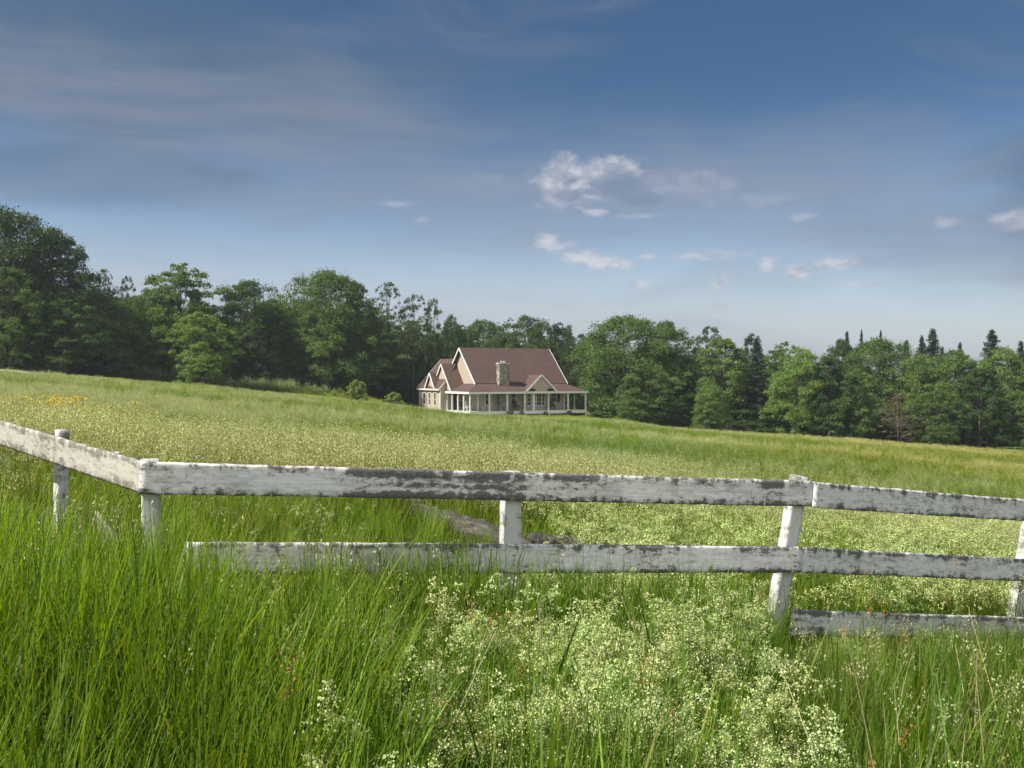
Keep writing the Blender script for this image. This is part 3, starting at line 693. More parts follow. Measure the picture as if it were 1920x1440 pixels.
# ------------------------------------------------------------------ trees
def unit(a): return a / np.maximum(np.linalg.norm(a, axis=1, keepdims=True), 1e-9)
def leaf_faces(P, Nn, size, rng, asp=.62, bend=.25):
    n = len(P); ref = unit(rng.randn(n, 3)); t = unit(np.cross(Nn, ref)); b = np.cross(Nn, t)
    s = size[:, None]
    V = np.stack([P - t * s * .5, P + b * s * asp * .5 - Nn * s * bend * .3, P + t * s * .5, P - b * s * asp * .5 - Nn * s * bend * .3], 1).reshape(-1, 3)
    return V, np.arange(4 * n).reshape(n, 4)
def crown(seed, H=15.0, W=11.0, base=.05, n_cl=210, per=190, leaf=.27, top=.62, airy=0.0, droop=0.0):
    """leaf clumps spread through a lobed envelope"""
    rng = np.random.RandomState(seed)
    ph = rng.rand(4) * 6.28; amp = rng.uniform(.08, .2, 4)
    Ps, Ns, Ss = [], [], []; cents = []
    lob = [(rng.uniform(.35, .95), rng.rand() * 6.28, rng.uniform(.15, .35)) for _ in range(5)]
    for c in range(n_cl):
        t = rng.rand() ** .85
        th = rng.rand() * 2 * math.pi
        env = math.sqrt(max(.015, 1 - (abs(t - .42) / (.585 if t > .42 else .75)) ** (2.0 if t > .42 else 2.6)))
        env *= 1 + 1.5 * sum(a * math.sin((k + 2) * th + p + 5 * t * (k - 1)) for k, (a, p) in enumerate(zip(amp, ph)))
        r = W / 2 * env * (.35 + .65 * rng.rand() ** .42)
        cs = rng.uniform(.5, 1.45) * W / 11.0 * (1 - .5 * airy) * (1 - .3 * max(0, t - .6) / .4)
        z = H * base + t * (H * (1 - base) - cs * .95)
        ce = np.array([r * math.cos(th), r * math.sin(th), z]); cents.append((ce, cs))
        m = int(per * (cs * 11 / W) ** 1.6 * rng.uniform(.7, 1.2) * (1 - .45 * airy))
        d = unit(rng.randn(m, 3)); d[:, 2] = np.where(d[:, 2] < -.2, -d[:, 2] * .6, d[:, 2])
        rad = cs * (.45 + .6 * rng.rand(m) ** .6)
        p = ce + d * rad[:, None] * np.array([1.05, 1.05, .95])
        p[:, 2] -= droop * rng.rand(m) * cs
        Ps.append(p); Ns.append(unit(d * .5 + np.array([0, 0, .5]) + rng.randn(m, 3) * .75)); Ss.append(leaf * rng.uniform(.6, 1.25, m))
    # stray twigs at the outline
    m = int(n_cl * 14); k = rng.randint(0, n_cl, m)
    ce = np.array([cents[i][0] for i in k]); cs = np.array([cents[i][1] for i in k])
    d = unit(rng.randn(m, 3) + np.array([0, 0, .25])); p = ce + d * (cs * rng.uniform(.95, 1.4, m))[:, None]
    Ps.append(p); Ns.append(unit(rng.randn(m, 3))); Ss.append(leaf * rng.uniform(.5, 1.1, m))
    P = np.concatenate(Ps); P[:, 2] = np.clip(P[:, 2], .1, H)
    V, F = leaf_faces(P, np.concatenate(Ns), np.concatenate(Ss), rng)
    return mesh_np('crown', V, [(F, 0)], [M['leaf']]), cents
def trunk_mesh(seed, H, cents, r0=.28, mt='bark', split=.28):
    rng = np.random.RandomState(seed); m = MB()
    pts = [Vector((0, 0, -.6))]; rad = [r0 * 1.35]
    for i in range(1, 10):
        t = i / 9; pts.append(Vector((.25 * math.sin(t * 4 + seed) * t, .25 * math.cos(t * 3 + seed) * t, H * .86 * t))); rad.append(r0 * (1 - t) ** .8 + .03)
    m.tube(pts, rad, 8)
    for i in rng.permutation(len(cents))[:26]:
        ce = Vector(cents[i][0]); h = max(H * .1, min(ce.z * rng.uniform(.45, .8), H * .8)); k = h / (H * .86) * 9; j = min(int(k), 8)
        a = pts[max(j, 1)].lerp(pts[j + 1], k - int(k)) if j >= 1 else Vector((0, 0, h))
        mid = a.lerp(ce, .5) + Vector((0, 0, -.12 * (ce - a).length)) + Vector(rng.randn(3) * .15)
        rr = r0 * .38 * (1 - h / H) + .03
        m.tube([a, mid, ce], [rr, rr * .7, .015], 5)
    me_o = m.build('trunk_source', M[mt], None, True)
    me = me_o.data; bpy.data.objects.remove(me_o); me.name = 'trunk'
    return me
def spruce(seed, H=14.0, W=5.0, leaf=.2):
    rng = np.random.RandomState(seed); Ps, Ns, Ss = [], [], []
    z = H * .06; tiers = []
    while z < H * .985:
        t = z / H; R_ = W / 2 * (1 - t) ** .82 + .06
        nb_ = int(6 + 7 * (1 - t))
        a0 = rng.rand() * 6.28
        for b in range(nb_):
            a = a0 + b * 6.283 / nb_ + rng.randn() * .2; L = R_ * rng.uniform(.5, 1.2)
            m = int(14 + 46 * L); q = rng.rand(m) ** .7
            wd = .16 + .34 * L * (1 - q) * q * 2
            x = q * L; y = rng.randn(m) * wd * .55; zz = z + rng.uniform(-.2, .2) - .45 * L * q ** 1.4 + .16 * L * q ** 4 + rng.randn(m) * .1
            Ps.append(np.stack([x * math.cos(a) - y * math.sin(a), x * math.sin(a) + y * math.cos(a), zz], -1))
            Ns.append(unit(np.array([math.cos(a) * .3, math.sin(a) * .3, .8]) + rng.randn(m, 3) * .5)); Ss.append(leaf * rng.uniform(.7, 1.3, m))
        z += H * .028 * (1.15 - .5 * t)
    P = np.concatenate(Ps); V, F = leaf_faces(P, np.concatenate(Ns), np.concatenate(Ss), rng, .4, .1)
    cr = mesh_np('crown', V, [(F, 0)], [M['leaf']])
    m = MB(); m.tube([(0, 0, -.5), (0, 0, H * .5), (0, 0, H)], [.2, .12, .012], 7); o = m.build('trunk_source', M['bark'], None, True); tr = o.data; bpy.data.objects.remove(o)
    return cr, tr
PROTO = {}
def mk(key, seed, **kw):
    me, ce = crown(seed, **kw); PROTO[key] = (me, trunk_mesh(seed, kw.get('H', 15.0), ce, mt=kw.get('bark', 'bark') if False else 'bark'), kw.get('H', 15.0), kw.get('W', 11.0))
mk('round1', 1); mk('round2', 2, W=12.0, n_cl=240); mk('round3', 3, n_cl=190, W=10.0, base=.03)
mk('tall1', 4, W=8.5, n_cl=200, base=.04); mk('tall2', 5, W=9.0, n_cl=185, base=.04, leaf=.27)
mk('airy1', 6, W=8.0, n_cl=150, airy=.75, leaf=.24); mk('airy2', 7, W=9.0, n_cl=140, airy=.6, leaf=.25)
mk('broad', 8, W=13.5, n_cl=290, base=.02, droop=.25)
mk('bush', 9, H=4.0, W=4.6, n_cl=120, per=200, base=.0, leaf=.17); mk('bush2', 10, H=3.0, W=3.0, n_cl=110, per=180, base=.0, leaf=.14)
for key, sd_ in (('spruce1', 21), ('spruce2', 22), ('spruce3', 23)):
    c_, t_ = spruce(sd_); PROTO[key] = (c_, t_, 14.0, 5.0)
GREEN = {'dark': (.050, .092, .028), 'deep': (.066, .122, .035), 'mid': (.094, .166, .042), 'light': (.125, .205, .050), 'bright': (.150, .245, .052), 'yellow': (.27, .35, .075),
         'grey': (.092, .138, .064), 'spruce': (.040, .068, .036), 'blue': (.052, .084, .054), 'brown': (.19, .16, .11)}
TG = 'trees along the edge of the wood'
def tree(proto, px, ytop, D, wpx, green, label, name='tree', group=TG, seed=None, hmin=None, cat='tree'):
    cr, tr, H0, W0 = PROTO[proto]
    X = (px - 960) / FPX * D; g = gz(X, D)
    H = (HOR - ytop) / FPX * D - g; Wm = wpx / FPX * D
    rng = random.Random(int(px * 7 + ytop)); Wm *= 1.75 if proto.startswith('spruce') and wpx < 90 else 1.0
    r = empty(name, (X, D, g), rng.uniform(0, 6.28), (Wm / W0, Wm / W0 * rng.uniform(.92, 1.08), H / H0))
    tag(r, label, cat, group)
    v = rng.uniform(.92, 1.08); col = tuple(c * v for c in GREEN[green])
    link_mesh('trunk', tr, r); link_mesh('crown', cr, r, col)
    return r
TL = [
 ('broad', 2, 384, 108, 235, 'dark', 'huge dark-crowned tree at the far left, tallest of the wood'),
 ('round2', 100, 424, 110, 170, 'dark', 'dark round-shouldered tree leaning out right of the tallest one'),
 ('tall1', 20, 500, 101, 100, 'mid', 'mid-green tree low in front of the huge dark one'),
 ('tall2', 120, 560, 103, 120, 'deep', 'deep green tree standing in front of the dark round-shouldered one'),
 ('airy1', 196, 503, 126, 50, 'deep', 'thin-topped tree rising behind the pale gap at the left'),
 ('airy2', 238, 512, 128, 44, 'dark', 'slender dark tree just left of the gap of sky'),
 ('round3', 212, 566, 112, 118, 'light', 'light green bushy tree between two dark ones on the left'),
 ('tall2', 338, 492, 120, 150, 'mid', 'tall tree with a ragged open top above the bright green one'),
 ('round1', 284, 540, 117, 90, 'mid', 'mid-green tree with a leaning side left of the ragged-topped tree'),
 ('round3', 376, 584, 112, 108, 'bright', 'bright green young tree standing out against darker trees on the left'),
 ('round1', 466, 523, 122, 128, 'deep', 'dark dome-topped tree between the bright green one and a wide gap'),
 ('tall1', 520, 590, 123, 90, 'deep', 'narrow deep green tree under the dip in the left skyline'),
 ('broad', 612, 503, 128, 170, 'mid', 'broad high-domed tree crowning the left-centre of the wood'),
 ('round2', 592, 562, 126, 120, 'light', 'pale yellow-green tree in front of the broad high-domed one'),
 ('tall1', 668, 528, 131, 66, 'mid', 'shoulder tree stepping down right of the broad high dome'),
 ('airy1', 728, 528, 132, 84, 'grey', 'airy open-crowned tree showing sky between its twigs'),
 ('airy2', 776, 546, 133, 70, 'grey', 'second airy tree, lower, with a feathery top'),
 ('airy2', 812, 554, 134, 50, 'deep', 'small dark feathery tree at the foot of the left skyline'),
 ('tall2', 690, 612, 130, 130, 'mid', 'grey-green bushy tree in front of the airy pair'),
 ('round1', 640, 640, 128, 100, 'grey', 'greyish low tree left of the round yellow bush'),
 ('round3', 772, 600, 141, 120, 'mid', 'mid-green tree directly left of the house roofs'),
 ('tall1', 545, 640, 124, 80, 'mid', 'low mid-green tree above the row of tall weeds'),
 ('round2', 846, 588, 142, 60, 'deep', 'small round tree in the notch of the skyline left of the house'),
 ('round1', 905, 598, 148, 120, 'deep', 'deep green tree behind the main gable of the house'),
 ('round2', 985, 590, 150, 140, 'deep', 'wide deep green tree behind the middle of the house roof'),
 ('round3', 1052, 604, 146, 84, 'dark', 'dark tree behind the right end of the house ridge'),
 ('round1', 945, 622, 141, 110, 'deep', 'lower green crown just above the chimney'),
 ('round3', 1090, 625, 137, 70, 'dark', 'dark tree in the shade right of the house roof'),
 ('broad', 1172, 588, 128, 190, 'mid', 'big spreading tree right of the house with sunlit left boughs'),
 ('round2', 1150, 652, 133, 80, 'bright', 'sunlit yellow-green low bough tree beside the porch end'),
 ('round1', 1248, 600, 131, 110, 'mid', 'rounded mid-green tree joining the big spreading one on its right'),
 ('round3', 1215, 680, 121, 110, 'mid', 'bushy low tree below the big spreading one'),
 ('airy2', 1330, 606, 138, 86, 'dark', 'dark loose-crowned tree standing taller behind the light green pair'),
 ('tall1', 1355, 634, 125, 100, 'light', 'light green upright tree with sunlit left side right of centre'),
 ('spruce1', 1418, 632, 123, 96, 'blue', 'dark blue-grey spruce between two light green trees'),
 ('round3', 1412, 624, 140, 54, 'dark', 'small dark crown above the blue-grey spruce'),
 ('round1', 1330, 720, 117, 60, 'light', 'low light green sapling at the edge of the field right of centre'),
 ('tall2', 1470, 640, 132, 90, 'mid', 'mid-green tree behind the brightest sunlit one'),
 ('round2', 1500, 650, 119, 110, 'bright', 'bright tree with its whole left side lit, right half of the wood'),
 ('tall1', 1556, 668, 117, 86, 'deep', 'dark tree in the shade of the brightest sunlit one'),
 ('round1', 1578, 634, 138, 70, 'deep', 'dark knobbly crown rising at the left of the wide dome'),
 ('broad', 1648, 630, 126, 150, 'mid', 'wide smooth-domed tree in the right part of the wood'),
 ('tall2', 1598, 690, 117, 80, 'light', 'light tree with a pale bent trunk below the wide dome'),
 ('airy1', 1684, 738, 115, 72, 'brown', 'half-dead brownish tree at the edge of the field on the right'),
 ('round2', 1728, 662, 121, 110, 'light', 'light green tree right of the wide dome under the spruce tips'),
 ('round1', 1790, 654, 123, 110, 'mid', 'mid-green tree between the pair of spruces and the last spruce'),
 ('round3', 1760, 730, 115, 90, 'mid', 'bushy low tree with dark feet in the right corner of the field'),
 ('round2', 1880, 648, 120, 130, 'light', 'light green tree at the right edge below the last spruce'),
 ('tall1', 1838, 690, 116, 80, 'deep', 'dark shaded tree left of the one at the right edge'),
 ('round3', 1908, 730, 115, 80, 'mid', 'low mid-green tree at the right end of the field edge'),
 ('round1', 1990, 640, 118, 130, 'mid', 'tree cut off by the right edge of the view'),
 ('round2', -110, 400, 112, 170, 'dark', 'dark tree cut off by the left edge of the view'),
]
for (p, px, yt, D, w, g, lab) in TL: tree(p, px, yt, D, w, g, lab, 'broadleaf_tree' if not p.startswith('spruce') else 'spruce_tree')
SG = 'spruce tips rising above the right of the wood'
for (p, px, yt, D, w, lab) in (
 ('spruce2', 1588, 619, 140, 34, 'blunt spruce tip beside a knobbly dark crown'), ('spruce1', 1615, 616, 142, 20, 'thin spike of a spruce above the left of the wide dome'), ('spruce3', 1651, 618, 142, 24, 'spruce spike just above the wide dome'),
 ('spruce2', 1699, 636, 138, 46, 'short bushy spruce right of the wide dome'), ('spruce3', 1728, 628, 138, 46, 'left and shorter of the paired spruces on the right skyline'), ('spruce1', 1749, 614, 139, 62, 'tall pointed spruce, right of the pair on the right skyline'),
 ('spruce2', 1767, 648, 138, 30, 'little spruce tucked right of the tall pointed one'), ('spruce3', 1800, 641, 140, 40, 'dark spruce top between the tall pointed one and the broad last one'), ('spruce1', 1860, 616, 139, 78, 'broad ragged spruce near the right edge'),
 ('spruce2', 1914, 637, 140, 50, 'spruce tip at the right edge of the view')):
    tree(p, px, yt, D, w, 'spruce', lab, 'spruce_tree', SG)
tree('bush2', 669, 712, 108, 36, 'yellow', 'round yellow-green bush on the mown strip left of the house', 'bush', 'bushes near the house', cat='bush')
tree('bush2', 738, 735, 113, 32, 'yellow', 'low ragged bush nearest the left end of the house', 'bush', 'bushes near the house', cat='bush')
tree('bush', 1124, 770, 121, 36, 'mid', 'low shrub beside the porch stairs', 'bush', 'bushes near the house', cat='bush')
tree('bush', 1905, 838, 106, 70, 'light', 'light bush at the foot of the trees by the right edge', 'bush', 'bushes near the house', cat='bush')
for (x, h, lab) in ((3.1, .62, 'small dark shrub under the porch below the front door'), (4.6, .5, 'small dark shrub left of the stone foundation'), (7.9, .5, 'small dark shrub before the stone foundation'), (11.2, .62, 'small dark shrub at the right end of the porch skirt')):
    X, Y, _ = hpos(x, -2.5); r = empty('shrub', (X, Y, gz(X, Y)), x, (h / 2.6, h / 2.6, h / 2.6)); tag(r, lab, 'shrub', 'shrubs along the porch')
    link_mesh('foliage', PROTO['bush2'][0], r, GREEN['deep'])
# ------------------------------------------------------------------ growth nobody could count: grass, weeds, undergrowth, deep wood
def ribbon(rng, n, spread, L, Wd, lean, curve, seg=4, up0=0.0):
    """n blades: n*(seg+1)*2 verts"""
    a = rng.rand(n) * 6.283; rr = spread * np.sqrt(rng.rand(n))
    B = np.stack([rr * np.cos(a), rr * np.sin(a), np.full(n, up0)], -1)
    h = rng.rand(n) * 6.283; H = np.stack([np.cos(h), np.sin(h), 0 * h], -1); S = np.stack([-np.sin(h), np.cos(h), 0 * h], -1)
    ln = L * rng.uniform(.55, 1.1, n); w = Wd * rng.uniform(.6, 1.3, n); le = np.abs(rng.randn(n)) * lean; cu = np.abs(rng.randn(n)) * curve
    p = B.copy(); out_ = []; cs = []
    for i in range(seg + 1):
        t = i / seg; ww = w * (1 - t ** 1.6) * .5 + .0006
        cs.append(p.copy()); out_.append(np.stack([p - S * ww[:, None], p + S * ww[:, None]], 1))
        ang = le + cu * (t + .5 / seg) * 1.6
        d = H * np.sin(ang)[:, None] + np.array([0, 0, 1.0]) * np.cos(ang)[:, None]
        p = p + d * (ln / seg)[:, None]
    V = np.stack(out_, 1).reshape(-1, 3)
    k = (seg + 1) * 2; base = (np.arange(n) * k)[:, None, None]; i = np.arange(seg)[None, :, None] * 2
    F = (base + i + np.array([0, 1, 3, 2])[None, None, :]).reshape(-1, 4)
    return V, F, np.stack(cs, 1)
def cards(P, size, rng, asp=.6, up=.0, along=None):
    n = len(P); Nn = unit(rng.randn(n, 3) + np.array([0, 0, up])); t = unit(np.cross(Nn, unit(rng.randn(n, 3)) if along is None else along + rng.randn(n, 3) * .35))
    if along is not None: t = np.cross(t, Nn)
    b = np.cross(Nn, t); s = size[:, None]
    V = np.stack([P - t * s * .5, P + b * s * asp * .5, P + t * s * .5, P - b * s * asp * .5], 1).reshape(-1, 3)
    return V, np.arange(4 * n).reshape(n, 4)
def join(name, pieces, mats):
    """pieces: (V, F, material index)"""
    Vs, Fs, o = [], [], 0
    for V, F, mi in pieces: Vs.append(V); Fs.append((F + o, mi)); o += len(V)
    return mesh_np(name, np.concatenate(Vs), Fs, mats)
def interp(cs, t):
    k = cs.shape[1] - 1; x = t * k; i = np.clip(x.astype(int), 0, k - 1); f = (x - i)[:, None]
    r = np.arange(len(t)); return cs[r, i] * (1 - f) + cs[r, i + 1] * f
def tuft(seed, n, spread, L, Wd, lean=.14, curve=.35, seg=4, heads=0, headmat='seed', hl=.16, blade='blade', headsize=.011, per=34, hspread=.010, stemL=1.15):
    rng = np.random.RandomState(seed); V, F, _ = ribbon(rng, n, spread, L, Wd, lean, curve, seg); pc = [(V, F, 0)]
    if heads:
        V, F, cs = ribbon(rng, heads, spread, L * stemL, .0028, lean * .8, curve * .7, seg); pc.append((V, F, 0))
        k = np.repeat(np.arange(heads), per); t = 1 - (hl / (L * stemL)) * rng.rand(len(k)) ** .8
        P = interp(cs[k], np.clip(t, 0, .999)); P += rng.randn(len(k), 3) * hspread * np.array([1, 1, .5]) * (1 + 1.2 * (1 - (1 - t) / (hl / (L * stemL))))[:, None] 
        V, F = cards(P, headsize * rng.uniform(.7, 1.4, len(k)), rng, .45, 0, np.tile([0, 0, 1.0], (len(k), 1))); pc.append((V, F, 1))
    return join('tuft', pc, [M[blade], M[headmat]])
def bedstraw(seed, stems=4, L=.64, br=19, per=24, spread=.11, fs=.0082, mt='flower', plume=.55):
    """leaning stems with whorled narrow leaves below and tapering plumes of tiny cream flowers above"""
    rng = np.random.RandomState(seed); V, F, cs = ribbon(rng, stems, spread, L, .004, .20, .32, 6); pc = [(V, F, 0)]
    k = np.repeat(np.arange(stems), 56); t = rng.uniform(.05, .8, len(k)); P = interp(cs[k], t); d = unit(rng.randn(len(k), 3) * np.array([1, 1, .45])); ll = rng.uniform(.014, .034, len(k))
    s = np.cross(d, unit(rng.randn(len(k), 3))) * .0024
    pc.append((np.stack([P - s, P + s, P + d * ll[:, None] + s * .3, P + d * ll[:, None] - s * .3], 1).reshape(-1, 3), np.arange(4 * len(k)).reshape(-1, 4), 0))
    k = np.repeat(np.arange(stems), br); top = np.repeat(rng.uniform(.88, 1.0, stems), br); len_ = np.repeat(rng.uniform(.7, 1.2, stems), br) * plume
    q_ = rng.rand(len(k)); t = np.clip(top - len_ * q_, .05, .999); P0 = interp(cs[k], t)
    d = unit(rng.randn(len(k), 3) * np.array([1, 1, .35]) + np.array([0, 0, .75])); bl = (.018 + .115 * q_ ** .8) * rng.uniform(.6, 1.2, len(k))
    P1 = P0 + d * bl[:, None]; s = np.cross(d, unit(rng.randn(len(k), 3))) * .0011
    pc.append((np.stack([P0 - s, P0 + s, P1 + s, P1 - s], 1).reshape(-1, 3), np.arange(4 * len(k)).reshape(-1, 4), 0))
    q = np.repeat(np.arange(len(k)), per); tip = rng.rand(len(q)) < .74; a = np.where(tip, 1.0, rng.rand(len(q)) ** .7)
    P = P0[q] * (1 - a[:, None]) + P1[q] * a[:, None] + rng.randn(len(q), 3) * np.where(tip, .0085 + .03 * bl[q], .006 + .09 * bl[q])[:, None] * np.array([1, 1, .8])
    V, F = cards(P, fs * rng.uniform(.55, 1.45, len(q)), rng, .85, .6); pc.append((V, F, 1))
    return join('spray', pc, [M['weed'], M[mt]])
def scatter(name, protos, P, tint, scale, label, cat, lean=.05, seed=0, kind='stuff', zs=None):
    """one object; its points carry clumps of growth"""
    rng = np.random.RandomState(seed); n = len(P)
    me = bpy.data.meshes.new(name); me.vertices.add(n); me.vertices.foreach_set('co', np.asarray(P, np.float32).ravel())
    a = me.attributes.new('tint', 'FLOAT_COLOR', 'POINT'); a.data.foreach_set('color', np.concatenate([np.clip(tint, 0, 4), np.ones((n, 1))], 1).astype(np.float32).ravel())
    a = me.attributes.new('rot', 'FLOAT_VECTOR', 'POINT'); a.data.foreach_set('vector', np.stack([rng.randn(n) * lean, rng.randn(n) * lean, rng.rand(n) * 6.283], -1).astype(np.float32).ravel())
    s = np.stack([scale, scale, scale if zs is None else zs], -1); a = me.attributes.new('scl', 'FLOAT_VECTOR', 'POINT'); a.data.foreach_set('vector', s.astype(np.float32).ravel())
    a = me.attributes.new('pick', 'INT', 'POINT'); a.data.foreach_set('value', rng.randint(0, len(protos), n).astype(np.int32))
    o = link_mesh(name, me); tag(o, label, cat, None, kind)
    g = bpy.data.node_groups.new(name, 'GeometryNodeTree')
    g.interface.new_socket('Geometry', in_out='INPUT', socket_type='NodeSocketGeometry'); g.interface.new_socket('Geometry', in_out='OUTPUT', socket_type='NodeSocketGeometry')
    N = g.nodes.new; Lk = g.links.new
    gi, go = N('NodeGroupInput'), N('NodeGroupOutput')
    g2i = N('GeometryNodeGeometryToInstance')
    for j, pm in enumerate(protos):
        po = bpy.data.objects.new(name + '_clump', pm); oi = N('GeometryNodeObjectInfo'); oi.inputs['Object'].default_value = po; oi.transform_space = 'ORIGINAL'
        if 'As Instance' in oi.inputs: oi.inputs['As Instance'].default_value = False
        Lk(oi.outputs['Geometry'], g2i.inputs[0])
    ip = N('GeometryNodeInstanceOnPoints'); ip.inputs['Pick Instance'].default_value = True
    def at_(nm, ty):
        q = N('GeometryNodeInputNamedAttribute'); q.data_type = ty; q.inputs['Name'].default_value = nm
        return [s_ for s_ in q.outputs if s_.enabled and s_.name == 'Attribute'][0]
    Lk(gi.outputs[0], ip.inputs['Points']); Lk(g2i.outputs[0], ip.inputs['Instance']); Lk(at_('pick', 'INT'), ip.inputs['Instance Index'])
    e2r = N('FunctionNodeEulerToRotation'); Lk(at_('rot', 'FLOAT_VECTOR'), e2r.inputs[0]); Lk(e2r.outputs[0], ip.inputs['Rotation']); Lk(at_('scl', 'FLOAT_VECTOR'), ip.inputs['Scale'])
    Lk(ip.outputs[0], go.inputs[0])
    md = o.modifiers.new('growth', 'NODES'); md.node_group = g
    return o
def pts(n, x0, x1, y0, y1, rng):
    X = rng.uniform(x0, x1, n); Y = rng.uniform(y0, y1, n); return X, Y
def wedge(rng, y0, y1, dens, margin=1.5, umin=-.56, umax=.57):
    """uniform random points of the view wedge between two distances"""
    A = (umax - umin) * (y1 ** 2 - y0 ** 2) / 2 + 2 * margin * (y1 - y0); n = int(A * dens)
    Y = np.sqrt(rng.uniform(y0 ** 2, y1 ** 2, n)); X = rng.uniform(0, 1, n); X = (umin * Y - margin) + X * ((umax - umin) * Y + 2 * margin); return X, Y
def vnoise(X, Y, sx, sy, seed):
    """smooth 2-D value noise, 0..1, for where plants of one kind grow"""
    rng = np.random.RandomState(seed); T = rng.rand(257, 257); x = X / sx + 100.3; y = Y / sy + 80.7
    i = np.floor(x).astype(int); j = np.floor(y).astype(int); f = x - i; h = y - j; f = f * f * (3 - 2 * f); h = h * h * (3 - 2 * h)
    a = lambda p, q: T[p % 257, q % 257]
    return (a(i, j) * (1 - f) + a(i + 1, j) * f) * (1 - h) + (a(i, j + 1) * (1 - f) + a(i + 1, j + 1) * f) * h
def fbm(X, Y, sx, sy, seed): return .6 * vnoise(X, Y, sx, sy, seed) + .28 * vnoise(X, Y, sx / 2.3, sy / 2.3, seed + 1) + .12 * vnoise(X, Y, sx / 5, sy / 5, seed + 2)
def P3(X, Y, dz=0.0): return np.stack([X, Y, terrain(X, Y) + dz], -1)
def fence_y(X): return np.where(X < -2.1, 5.8 + (-2.1 - X) * 1.12, np.where(X < 2.16, 5.8 + (X + 2.1) * .363, 7.35 + (X - 2.16) * .44))
def top_limit(X, Y):
    """how tall the growth on this side of the fence stands before it is trodden and mown down along the rails"""
    u = X / Y
    yl = np.interp(u, [-.52, -.42, -.36, -.31, -.28, -.225, -.18, -.03, .02, .25, .275, .40, .55], [955, 1000, 1015, 1062, 1092, 1092, 1020, 1025, 1072, 1085, 1190, 1180, 1165])
    return np.clip(-(yl - HOR) / FPX * Y - terrain(X, Y), .12, 1.5)
def jit(rng, n, base, v=.12, hue=.06):
    b = np.asarray(base, float) * np.ones((n, 3)); return b * (1 + rng.randn(n, 1) * v) * (1 + rng.randn(n, 3) * hue)

T_long = [tuft(100 + i, 46, .13, .80, .0098, .13, .32, 6) for i in range(6)]
T_mid = [tuft(110 + i, 44, .13, .55, .0065, .20, .42, 5) for i in range(6)]
T_fine = [tuft(120 + i, 60, .16, .50, .0034, .30, .55, 5, heads=5, hl=.12, per=26, blade='thin') for i in range(5)]
T_seed = [tuft(130 + i, 40, .19, .50, .0046, .18, .36, 4, heads=11, hl=.19, per=52, blade='thin', headsize=.014, hspread=.014, stemL=1.25) for i in range(5)]
T_bed = [bedstraw(140 + i) for i in range(6)]
T_bed_small = [bedstraw(150 + i, 5, .46, 11, 15, .14, .0088) for i in range(4)]
T_rust = [tuft(160 + i, 4, .03, .5, .005, .15, .3, 4, heads=2, hl=.15, per=60, headmat='rust', headsize=.010, hspread=.007, stemL=1.5) for i in range(2)]

# --- foreground grass, this side of the fence
rng = np.random.RandomState(1)
X, Y = wedge(rng, 1.9, 9.5, 62, .9); fy = fence_y(X)
nz = fbm(X, Y, .9, .9, 11)
front = Y < fy + .25
lf = sstep(-X / np.maximum(Y, .1), .10, .25)                       # 1 on the left of the view
rt = sstep(X / np.maximum(Y, .1), .17, .27)                        # 1 on the right
p = rng.rand(len(X)); keep = front & (p < .55 + .45 * lf) & (Y > 2.0)
kx, ky = X[keep], Y[keep]; l_, r_ = lf[keep], rt[keep]; nk = nz[keep]
hgt = (.62 + .36 * l_ - .20 * r_) * (.86 + .34 * nk)
near_fence_mid = np.exp(-((kx - (-.45)) / .62) ** 2) * np.exp(-((fence_y(kx) - ky - .3) / .35) ** 2); hgt += .34 * near_fence_mid
hgt *= 1 - .22 * sstep(ky, 3.2, 2.0)
hgt *= 1 + .35 * sstep(kx / ky, -.2, -.1) * sstep(kx / ky, .30, .24) * sstep(fence_y(kx) - ky, 1.1, .5)
hgt = np.minimum(hgt, 1.12 * top_limit(kx, ky) * rng.uniform(.72, 1.12, len(kx)))
n = len(kx)
tint = jit(rng, n, (1, 1, 1), .16, .05)
tint *= np.where((l_ > .5)[:, None], (1.06, 1.06, .8), (.92, .96, .92)); tint *= (.78 + .5 * nk)[:, None]
tint *= (1 - .30 * near_fence_mid)[:, None]
scatter('tall_grass', T_long, P3(kx, ky, -.03), tint, hgt / .80 * rng.uniform(.9, 1.1, n), 'tall bright green grass growing in front of the fence', 'grass', .07, 1)
# broad bent blades and dry straw mixed in
T_broad = [tuft(200 + i, 9, .12, .64, .018, .28, .70, 7) for i in range(4)]
T_straw = [tuft(210 + i, 5, .12, .70, .0042, .45, .6, 6, heads=2, hl=.10, per=26, blade='straw', headsize=.010) for i in range(3)]
X, Y = wedge(rng, 2.0, 9.0, 34, .7); fy = fence_y(X); ok = (Y < fy + .1) & (rng.rand(len(X)) < .80 - .3 * sstep(X / Y, .0, .2)); X, Y = X[ok], Y[ok]; n = len(X)
q = rng.rand(n) < .80
tl = np.minimum(1.25, top_limit(X, Y) / .60) * rng.uniform(.75, 1.1, n)
scatter('broad_grass', T_broad, P3(X[q], Y[q], -.02), jit(rng, q.sum(), (1.05, 1.05, .9), .2, .06), tl[q], 'broad bent grass blades mixed into the foreground', 'grass', .12, 21)
scatter('dry_straw', T_straw, P3(X[~q], Y[~q], -.02), jit(rng, (~q).sum(), (1, 1, 1), .15, .05), tl[~q], 'pale dry straw stalks leaning in the foreground grass', 'grass', .25, 22)
